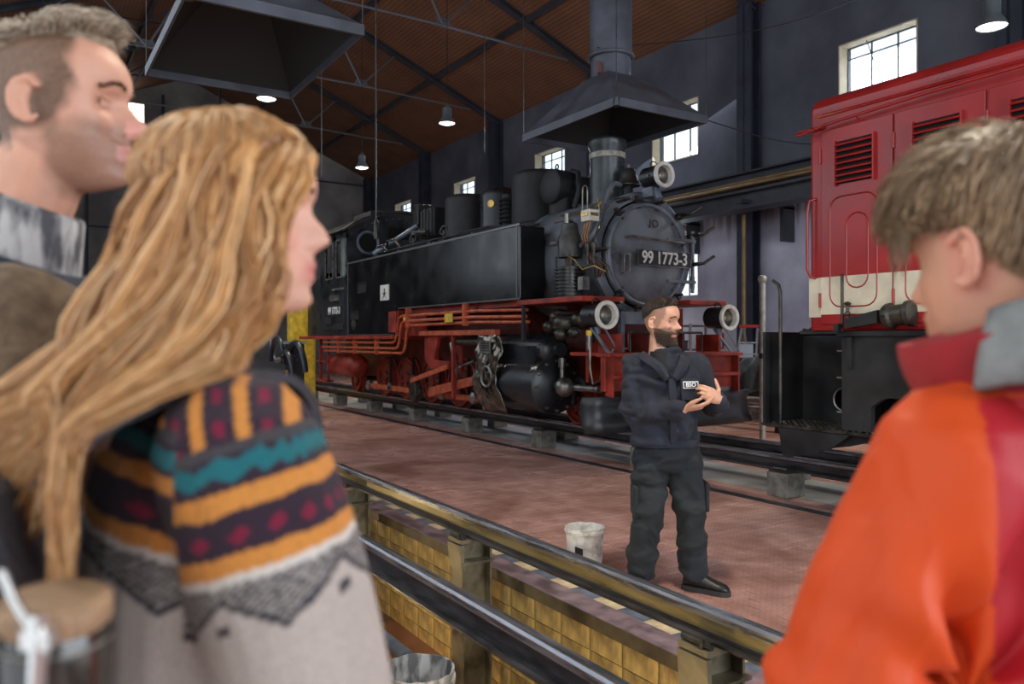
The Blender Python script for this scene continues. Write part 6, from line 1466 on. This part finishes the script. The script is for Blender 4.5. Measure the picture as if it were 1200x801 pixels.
# ================================================================ HOODS, LAMPS, LOOSE THINGS
m_hoodm = mat('grey_painted_hood', (.085, .095, .12), .5, .1, .35, 2.5, .08, 12, rvar=.1)
m_hoodin = mat('sooty_hood_inside', (.02, .02, .022), .75)
def hood(x0, x1, y0, y1, zb, label, pipe_r=.27, pz=16, px=None):
    cx_, cy_ = (x0 + x1) / 2, (y0 + y1) / 2; t = thing('smoke_hood', label, 'smoke hood', (cx_, cy_, zb))
    def ring(h, k): return [Vector((cx_ + (x - cx_) * k, cy_ + (y - cy_) * k, h)) for x, y in ((x0, y0), (x1, y0), (x1, y1), (x0, y1))]
    kk = pipe_r * 1.05 / ((x1 - x0) / 2)
    sm_ = [Vector((cx_ + s * pipe_r * 1.02, cy_ + q * pipe_r * 1.02, zb + .72)) for s, q in ((-1, -1), (1, -1), (1, 1), (-1, 1))]
    sm2 = [p + Vector((0, 0, -.02)) for p in sm_]
    MB().grid([ring(zb + .10, 1.0), sm_]).build('hood_cone', m_hoodm, t)
    MB().grid([ring(zb + .08, .985), [cx_ and Vector((cx_ + (p.x - cx_) * .96, cy_ + (p.y - cy_) * .96, p.z)) for p in sm2]]).build('hood_lining', m_hoodin, t)
    MB().grid([ring(zb + .10, 1.0), ring(zb + .10, 1.015), ring(zb, 1.015), ring(zb, .985), ring(zb + .08, .985)]).build('hood_rim', m_hoodm, t)
    p = MB().cyl((cx_, cy_, zb + .60), (cx_, cy_, zb + 1.02), pipe_r, n=40, caps=False).cyl((cx_, cy_, zb + 1.02), (cx_, cy_, pz), pipe_r * 1.06, n=40, caps=False).build('flue_pipe', m_hoodm, t, 40)
    MB().torus((cx_, cy_, zb + 1.02), (0, 0, 1), pipe_r * 1.08, .03, 40, 8).build('pipe_collar', m_hoodm, t, 50)
    MB().bb(cx_ + pipe_r * .3, cx_ + pipe_r * .5, cy_ - pipe_r * 1.2, cy_ - pipe_r * .9, zb + .72, zb + .88).build('damper_box', mat('dull_red_box', (.12, .05, .05), .5), t, bevel=.01)
    for sx, sy in ((x0, y0), (x1, y1), (x1, y0)):
        MB().tube([(sx, sy, zb + .05), (sx + (.1 if sx == x1 else -.1) * 0, sy, roofz(sy) - .1)], .006, 4).build('suspension_wire', m_darksteel, t)
    MB().tube([(x1 - .03, y0 + .03, zb - .0), (x1 - .03, y0 + .03, zb + .10)], .05, 8).build('corner_pulley', m_darksteel, t, 40)
    return t
hood(-9.30, -7.27, 6.05, 7.55, 4.33, 'grey smoke hood hanging over the chimney of the steam engine', pz=roofz(6.8) + .1)
hood(-9.15, -6.88, 1.16, 2.70, 4.34, 'large grey smoke hood over the pit track, above the blonde woman', pz=roofz(1.93) + .1)
m_lampg = mat('lamp_grey_enamel', (.16, .20, .22), .35, .4); m_glow = mat('lit_lamp_glass', (1, .95, .82), .3, emit=7)
for (x, y, z, sc, lb) in [(-5.85, 11.8, 6.0, 1., 'pendant lamp above the red engine'), (-17.7, 9.2, 7.0, 1., 'pendant lamp in front of the middle truss, beside the smoke hood pipe'), (-23.5, 9.2, 6.95, 1., 'pendant lamp above the cab of the steam engine'), (-17.0, 4.5, 6.67, 1.1, 'pendant lamp just below the smoke hood of the pit track'), (-2.3, 2.5, 4.6, 1., 'pendant lamp added over the pit to light the visitors'), (-3.2, -.6, 4.6, 1., 'pendant lamp added as fill over the visitors')]:  # last two hang out of view, added to light the people in front
    t = thing('pendant_lamp', 'grey industrial ' + lb, 'lamp', (x, y, z))
    MB().lathe([(.20, 0), (.21, .01), (.17, .09), (.13, .15), (.115, .17), (.115, .38), (.09, .40), (.04, .44), (.02, .50), (0, .50)], (x, y, z), n=28).build('lamp_shade', m_lampg, t, 40)
    MB().lathe([(0, -.035), (.10, -.02), (.17, .01), (.195, .015)], (x, y, z), n=28).build('lamp_glass', m_glow, t, 60)
    MB().tube([(x, y, z + .48), (x, y, roofz(y))], .008, 5).build('cord', m_blackmatt, t)
    l = bpy.data.lights.new('lamp_light', 'SPOT'); l.energy = (900 if x > -10 else 650) if z > 5 else (420 if y > 0 else 110); l.color = (1, .90, .72); l.spot_size = R(130); l.spot_blend = .6; l.shadow_soft_size = .18
    o = bpy.data.objects.new('lamp_light', l); COL.objects.link(o); o.location = (x, y, z - .06)
# crane pendant control on its long cable, in front of the cab
t = thing('hoist_cable', 'long hoist control cable hanging down in front of the engine cab', 'cable', (-11.1, 4.57, 3.1))
MB().tube([(-11.1, 4.57, 12.3), (-11.1, 4.57, 3.3)], .011, 6).build('cable', m_darksteel, t); MB().lathe([(0, 0), (.03, .01), (.035, .05), (.035, .26), (.02, .3), (0, .3)], (-11.1, 4.57, 3.04), n=12).build('control_box', m_darksteel, t, 40)
for k, (p0, p1, lb) in enumerate([((-9.0, 13.6, 7.2), (-4.0, 7.2, 3.4), 'thin electric cable sagging from the far wall to the red engine'), ((-7.4, 7.5, 4.45), (-9.6, 15.2, 5.9), 'thin cable from the smoke hood to the far wall'), ((-8.2, 6.5, 5.4), (-9, 15.2, 8.9), 'thin cable rising from the flue pipe to the far wall')]):
    a_, c_ = Vector(p0), Vector(p1); o = MB().tube([a_.lerp(c_, i / 12) - Vector((0, 0, .35 * sin(pi * i / 12))) for i in range(13)], .008, 5).build('electric_cable', m_blackmatt, None, 60); tag(o, lb, 'cable')
for x, y, lb in ((-6.3, 1.2, 'thin wire hanging left of the large smoke hood'), (-10.4, 6.05, 'thin wire beside the smoke hood over the engine'), (-13.4, 4.5, 'thin wire hanging beside the second tie rod')):
    o = MB().tube([(x, y, roofz(y)), (x, y, 4.4)], .006, 4).build('hanging_wire', m_darksteel); tag(o, lb, 'wire')

# buckets
def bucket(x, y, z, r, h, lab, dirty, torn=False):
    t = thing('bucket', lab, 'bucket', (x, y, z)); b = MB(); rows = []
    prof = [(0, 0), (r * .84, 0), (r * .86, .01), (r * .97, h * .86), (r * 1.03, h * .86), (r * 1.04, h * .92), (r * 1.0, h * .93), (r * 1.01, h), (r * .95, h), (r * .83, .02), (0, .02)]
    for rr_, hh in prof: rows.append([Vector((x + rr_ * cos(2 * pi * i / 40), y + rr_ * sin(2 * pi * i / 40), z + hh + (.012 * NZ.noise(Vector((cos(2 * pi * i / 40) * 3, sin(2 * pi * i / 40) * 3, z))) if torn and hh > h * .9 else 0))) for i in range(40)])
    b.grid(rows).build('tub', dirty, t, 50)
    return t
m_bk = mat('plaster_spattered_plastic', (.78, .77, .73), .5, 0, .5, 12, .3, 30, col2=(.36, .35, .33), edge=(.3, .5))
t = bucket(-4.30, 3.30, .003, .135, .245, 'small white plaster bucket on the clinker floor behind the pit rail', m_bk, True)
MB().lathe([(0, .12), (.112, .12)], (-4.30, 3.30, .003), n=24).build('dried_plaster', mat('dried_plaster', (.45, .43, .40), .9, 0, .4, 20, .8, 40), t)
MB().bb(-4.24, -4.16, 3.170, 3.176, .07, .14).build('label', m_blackmatt, t)
t = bucket(-4.01, 1.90, -.86, .205, .55, 'large spattered white tub standing down in the pit', mat('spattered_tub', (.55, .55, .54), .5, 0, .5, 14, .3, 30, col2=(.14, .14, .14), edge=(.4, .58), stretch=(1, 1, .4)), True)

# stepladder and the workshop clutter beyond the third track
m_alu = mat('aluminium', (.55, .56, .58), .35, .8, .2, 10)
t = thing('stepladder', 'aluminium stepladder with a red top, standing by the far wall', 'ladder', (-12.3, 14.0, 0)); x0, y0 = -12.45, 14.0
ux = Vector((.85, .0, 0)); 
def LP(a, dpt, z): return Vector((-12.30 + a * .55, 14.05 + a * .55 + dpt, z))
for s in (-1, 1):
    MB().beam(LP(s * .36, -.18, 0.0), LP(s * .22, .12, 1.80), .05, .03).build('side_rail', m_alu, t); MB().beam(LP(s * .36, .75, 0.0), LP(s * .22, .18, 1.78), .04, .025).build('rear_leg', m_alu, t)
for k in range(6):
    f = (k + .7) / 7; w = .36 - .14 * f; MB().beam(LP(-w, -.18 + .30 * f, 1.8 * f), LP(w, -.18 + .30 * f, 1.8 * f), .09, .025).build('step', m_alu, t)
MB().beam(LP(-.27, .1, 1.84), LP(.27, .1, 1.84), .12, .07).build('top_cap', mat('red_plastic', (.55, .03, .03), .45), t, bevel=.01)
MB().beam(LP(-.2, .0, 1.28), LP(.2, .0, 1.28), .03, .3).build('tray', mat('pale_blue_label', (.55, .62, .72), .5), t)
m_shelf = mat('shelf_grey', (.10, .11, .12), .6, .2, .3, 4)
def shelf(x0, x1, y, zt, lab):
    t = thing('storage_shelf', lab, 'shelf', ((x0 + x1) / 2, y, 0))
    for x in (x0, x1):
        for yy in (y, y + .5): MB().bb(x - .025, x + .025, yy - .025, yy + .025, 0, zt).build('upright', m_alu if x == x1 else m_shelf, t)
    for z in (.2, .75, 1.3, 1.85):
        if z < zt: MB().bb(x0, x1, y, y + .5, z - .02, z + .02).build('shelf_board', m_shelf, t)
    return t
shelf(-13.2 - 1.5, -13.0, 13.0, 1.9, 'grey metal storage shelf left of the stepladder by the far wall'); shelf(-17.2, -15.3, 13.2, 2.0, 'grey metal storage shelf behind the front of the steam engine')
clut = [('crate', -14.4, 13.25, 1.32, .5, .3, .26, (.22, .12, .05), 'brown crate on top board of the shelf left of the stepladder'), ('crate', -13.7, 13.25, 1.32, .45, .3, .2, (.08, .09, .11), 'dark crate on top board of the shelf left of the stepladder'),
        ('crate', -13.4, 13.25, .77, .45, .3, .3, (.10, .05, .03), 'rusty crate on the middle board of the shelf'), ('crate', -14.2, 13.25, .77, .5, .3, .25, (.06, .10, .18), 'blue crate on the middle board of the shelf'),
        ('crate', -14.3, 13.25, .22, .5, .3, .35, (.12, .11, .10), 'grey crate on the lowest board of the shelf'), ('crate', -16.7, 13.45, 1.32, .5, .3, .25, (.40, .12, .03), 'orange crate on the shelf behind the engine front'),
        ('crate', -15.9, 13.45, 1.32, .5, .3, .3, (.08, .14, .20), 'blue crate on the shelf behind the engine front')]
for nm, x, y, z, w, d_, h, c_, lb in clut:
    t = thing(nm, lb, 'crate', (x, y, z)); MB().bb(x - w / 2, x + w / 2, y - d_ / 2, y + d_ / 2, z, z + h).build('tub', mat('crate_%d' % (abs(int(x * 10)) + int(z * 10)), c_, .6, 0, .4, 9), t, bevel=.015)
    MB().bb(x - w / 2 - .01, x + w / 2 + .01, y - d_ / 2 - .01, y + d_ / 2 + .01, z + h - .03, z + h).build('rim', mat('crate_%d' % (abs(int(x * 10)) + int(z * 10))), t)
for x, lb in ((-13.55, 'black tyre standing on the lowest shelf board, left of the stepladder'), (-13.15, 'second black tyre on the lowest shelf board, nearest the stepladder')):
    o = MB().torus((x, 13.1, .42), (.4, 1, 0), .16, .06, 24, 8).build('tyre', m_blackmatt, None, 50); tag(o, lb, 'tyre')
# bench with a dark tarpaulin thrown over it
t = thing('workbench', 'dark workbench under the tarpaulin, right of the stepladder', 'bench', (-10.8, 13.4, 0))
MB().bb(-11.8, -9.8, 13.0, 13.8, .80, .86).build('bench_top', m_shelf, t); MB().bb(-11.7, -9.9, 13.05, 13.75, .12, .8).build('cupboard', m_shelf, t, bevel=.02)
rows = []
for j in range(19):
    row = []
    for i in range(31):
        a = i / 30; x = -11.7 + 1.5 * a; v_ = j / 18; y = 13.55 - .75 * min(1, v_ * 1.8) ; top = 1.05 + .28 * sin(pi * a) ** 2 + .12 * NZ.noise(Vector((a * 4, v_ * 2, 0)))
        z = top - max(0, v_ - .35) * (1.0 + .5 * sin(a * 5)); row.append(Vector((x + .05 * NZ.noise(Vector((a * 6, v_ * 6, 3))), y + .06 * sin(a * 22 + v_ * 3), max(.25, z))))
    rows.append(row)
o = MB().grid(rows, close=False).build('tarpaulin', mat('grey_blue_tarpaulin', (.10, .125, .16), .3, 0, .3, 4, .3, 6), None, 60); md = o.modifiers.new('s', 'SOLIDIFY'); md.thickness = .01; tag(o, 'shiny grey blue tarpaulin heaped over the bench by the stepladder', 'tarpaulin')
# upright pole, and hi-vis heap behind the red engine frame
t = thing('barrier_pole', 'pale upright steel pole between the stepladder and the red engine', 'pole', (-8.0, 9.5, 0)); MB().cyl((-8, 9.5, 0), (-8, 9.5, 2.42), .045, n=14).build('pole', mat('pale_pole', (.42, .40, .37), .5, .3, .3, 9), t, 40); MB().ball((-8, 9.5, 2.44), .07, 14).build('pole_knob', mat('pale_pole'), t, 60)
MB().cyl((-8, 9.5, 1.25), (-8, 9.5, 1.33), .055, n=14).build('pole_band', m_darksteel, t, 40)
def heap(name, c, r, m, lab, cat, seed, sc=(1, 1, 1)):
    b = MB().ball(c, r, 28, sc); vv = []
    for p in b.v:
        p = Vector(p); n_ = (p - Vector(c)); vv.append(p + n_.normalized() * r * .5 * NZ.noise(p * (2.2 / r) + Vector((seed, 0, 0))) if n_.length > 1e-6 else p)
    b.v = [tuple(p) for p in vv]; o = b.build(name, m, None, 50); return tag(o, lab, cat)
t = thing('tool_chest', 'black chest behind the corner of the red engine frame', 'chest', (-8.3, 11.9, 0)); MB().bb(-9.3, -6.6, 11.65, 12.25, .42, 1.42).build('chest_body', m_dblack, t, bevel=.02); MB().bb(-9.32, -6.58, 11.63, 12.27, 1.42, 1.48).build('chest_lid', m_dblack, t, bevel=.01)
heap('jacket_heap', (-8.0, 11.9, 1.70), .20, mat('hivis_yellow', (.62, .62, .03), .8, 0, .6, 9, col2=(.05, .06, .03)), 'yellow and black work jacket heaped behind the red engine frame', 'jacket', 2, (1, 1, .9))
heap('black_bag', (-8.9, 11.9, 1.62), .19, m_blackmatt, 'black bag lying beside the yellow work jacket', 'bag', 5, (1.5, 1, .6))
heap('green_bag', (-7.2, 11.9, 1.68), .19, mat('olive_bag', (.08, .10, .04), .8, 0, .5, 7), 'olive bag right of the yellow work jacket', 'bag', 9, (1.6, 1, .9))
# long spare shafts lying by the third track
for k, (y, z, lb) in enumerate([(10.75, .50, 'upper'), (10.65, .36, 'lower')]):
    o = MB().cyl((-13, y, z), (-4.3, y, z), .05, n=14).build('steel_shaft', m_steel, None, 40); tag(o, 'long bare steel shaft along the third track, the %s of two' % lb, 'shaft')
b = MB()
for x in (-12, -8.6, -5.2): b.bb(x - .06, x + .06, 10.55, 10.85, 0, .31)
t = thing('shaft_rest', 'dark trestle holding the two long steel shafts', 'trestle', (-8.6, 10.7, 0)); 
for x in (-12, -8.6, -5.2): MB().bb(x - .06, x + .06, 10.58, 10.85, 0, .305).build('foot', m_darksteel, t)
# red cable on the floor
pts = [(-10, 9.3, .012), (-8.6, 9.6, .012), (-7.4, 9.0, .012), (-6.9, 8.55, .012), (-7.3, 8.3, .012), (-8.4, 8.35, .012), (-9.5, 8.7, .012)]
o = MB().tube(cr([Vector(p) for p in pts], 40), .012, 6).build('extension_cord', mat('orange_red_cord', (.75, .10, .04), .5), None, 60); tag(o, 'orange red extension cord on the floor behind the steam engine', 'cord')
# water and hose station at the left, behind the woman's face
t = thing('hose_station', 'water column with black hoses at the rear of the steam engine', 'hose station', (-15.3, 4.6, 0))
MB().bb(-15.45, -15.15, 4.45, 4.75, 0, 1.45).build('column', m_blackmatt, t, bevel=.02); MB().bb(-15.48, -15.12, 4.42, 4.78, 1.45, 1.5).build('column_cap', mat('pale_green_cap', (.25, .32, .30), .5), t)
def hoop(c, r_, a0, a1, th, m, nm='hose'):
    c = Vector(c); pts = [c + Vector((cos(R(a0 + (a1 - a0) * i / 20)) * r_ * .85, -cos(R(a0 + (a1 - a0) * i / 20)) * r_ * .0, sin(R(a0 + (a1 - a0) * i / 20)) * r_)) for i in range(21)]
    return MB().tube(pts, th, 8).build(nm, m, t, 60)
m_hose = mat('black_rubber_hose', (.018, .022, .032), .35, 0, .3, 9)
hoop((-15.8, 4.4, 1.05), .52, 0, 175, .045, m_hose); hoop((-14.75, 4.45, .75), .72, 15, 150, .06, m_hose); hoop((-14.9, 4.3, .70), .60, -20, 120, .055, m_hose); hoop((-15.0, 4.5, .8), .42, 60, 200, .05, m_hose); hoop((-16.2, 4.5, 1.6), .5, 180, 300, .04, m_blue)
MB().cyl((-15.0, 4.35, .62), (-15.0, 4.35, .95), .04, n=10).build('coupling', m_brass, t, 40)
for k, (x, y, w, h, c_, lb) in enumerate([(-18.6, 5.75, .3, 2.45, m_yellow, 'yellow cabinet beyond the rear of the steam engine'), (-19.6, 4.4, .8, 2.2, m_shelf, 'grey cabinet beyond the yellow cabinet'), (-22.5, 3.6, 1.6, 2.6, m_blue, 'blue grey machine far along the near track')]):
    t = thing('cabinet', lb, 'cabinet', (x, y, 0)); MB().bb(x - w / 2, x + w / 2, y - .3, y + .3, 0, h).build('cabinet_body', c_, t, bevel=.02); MB().bb(x + w / 2, x + w / 2 + .015, y - .26, y + .26, .1, h - .1).build('cabinet_door', c_, t); MB().cyl((x + w / 2 + .02, y - .18, h * .5), (x + w / 2 + .02, y - .18, h * .5 + .15), .012, n=6).build('door_handle', m_steel, t)
# repeats of one kind carry one group
for kind_, gname in (('pillar', 'steel pillars along the far wall'), ('roof_truss', 'roof trusses of the hall'), ('purlin', 'roof purlins'), ('cross_brace', 'crossed roof braces'), ('rail', 'raised rails of the three tracks'), ('rail_post', 'steel posts in the pit'),
                     ('support_block', 'concrete blocks under the rails'), ('smoke_hood', 'smoke hoods under the roof'), ('pendant_lamp', 'pendant lamps'), ('added_pit_lamp', 'added bulkhead lamps in the pit'), ('crate', 'crates on the storage shelves'), ('storage_shelf', 'storage shelves by the far wall'),
                     ('electric_cable', 'thin electric cables overhead'), ('hanging_wire', 'thin hanging wires'), ('bucket', 'white plastic buckets'), ('steel_shaft', 'bare steel shafts by the third track'), ('cabinet', 'cabinets at the left end'), ('drain_channel', 'floor drain channels')):
    for o in list(S.objects):
        if o.parent is None and o.name.split('.')[0] == kind_ and 'category' in o: o['group'] = gname
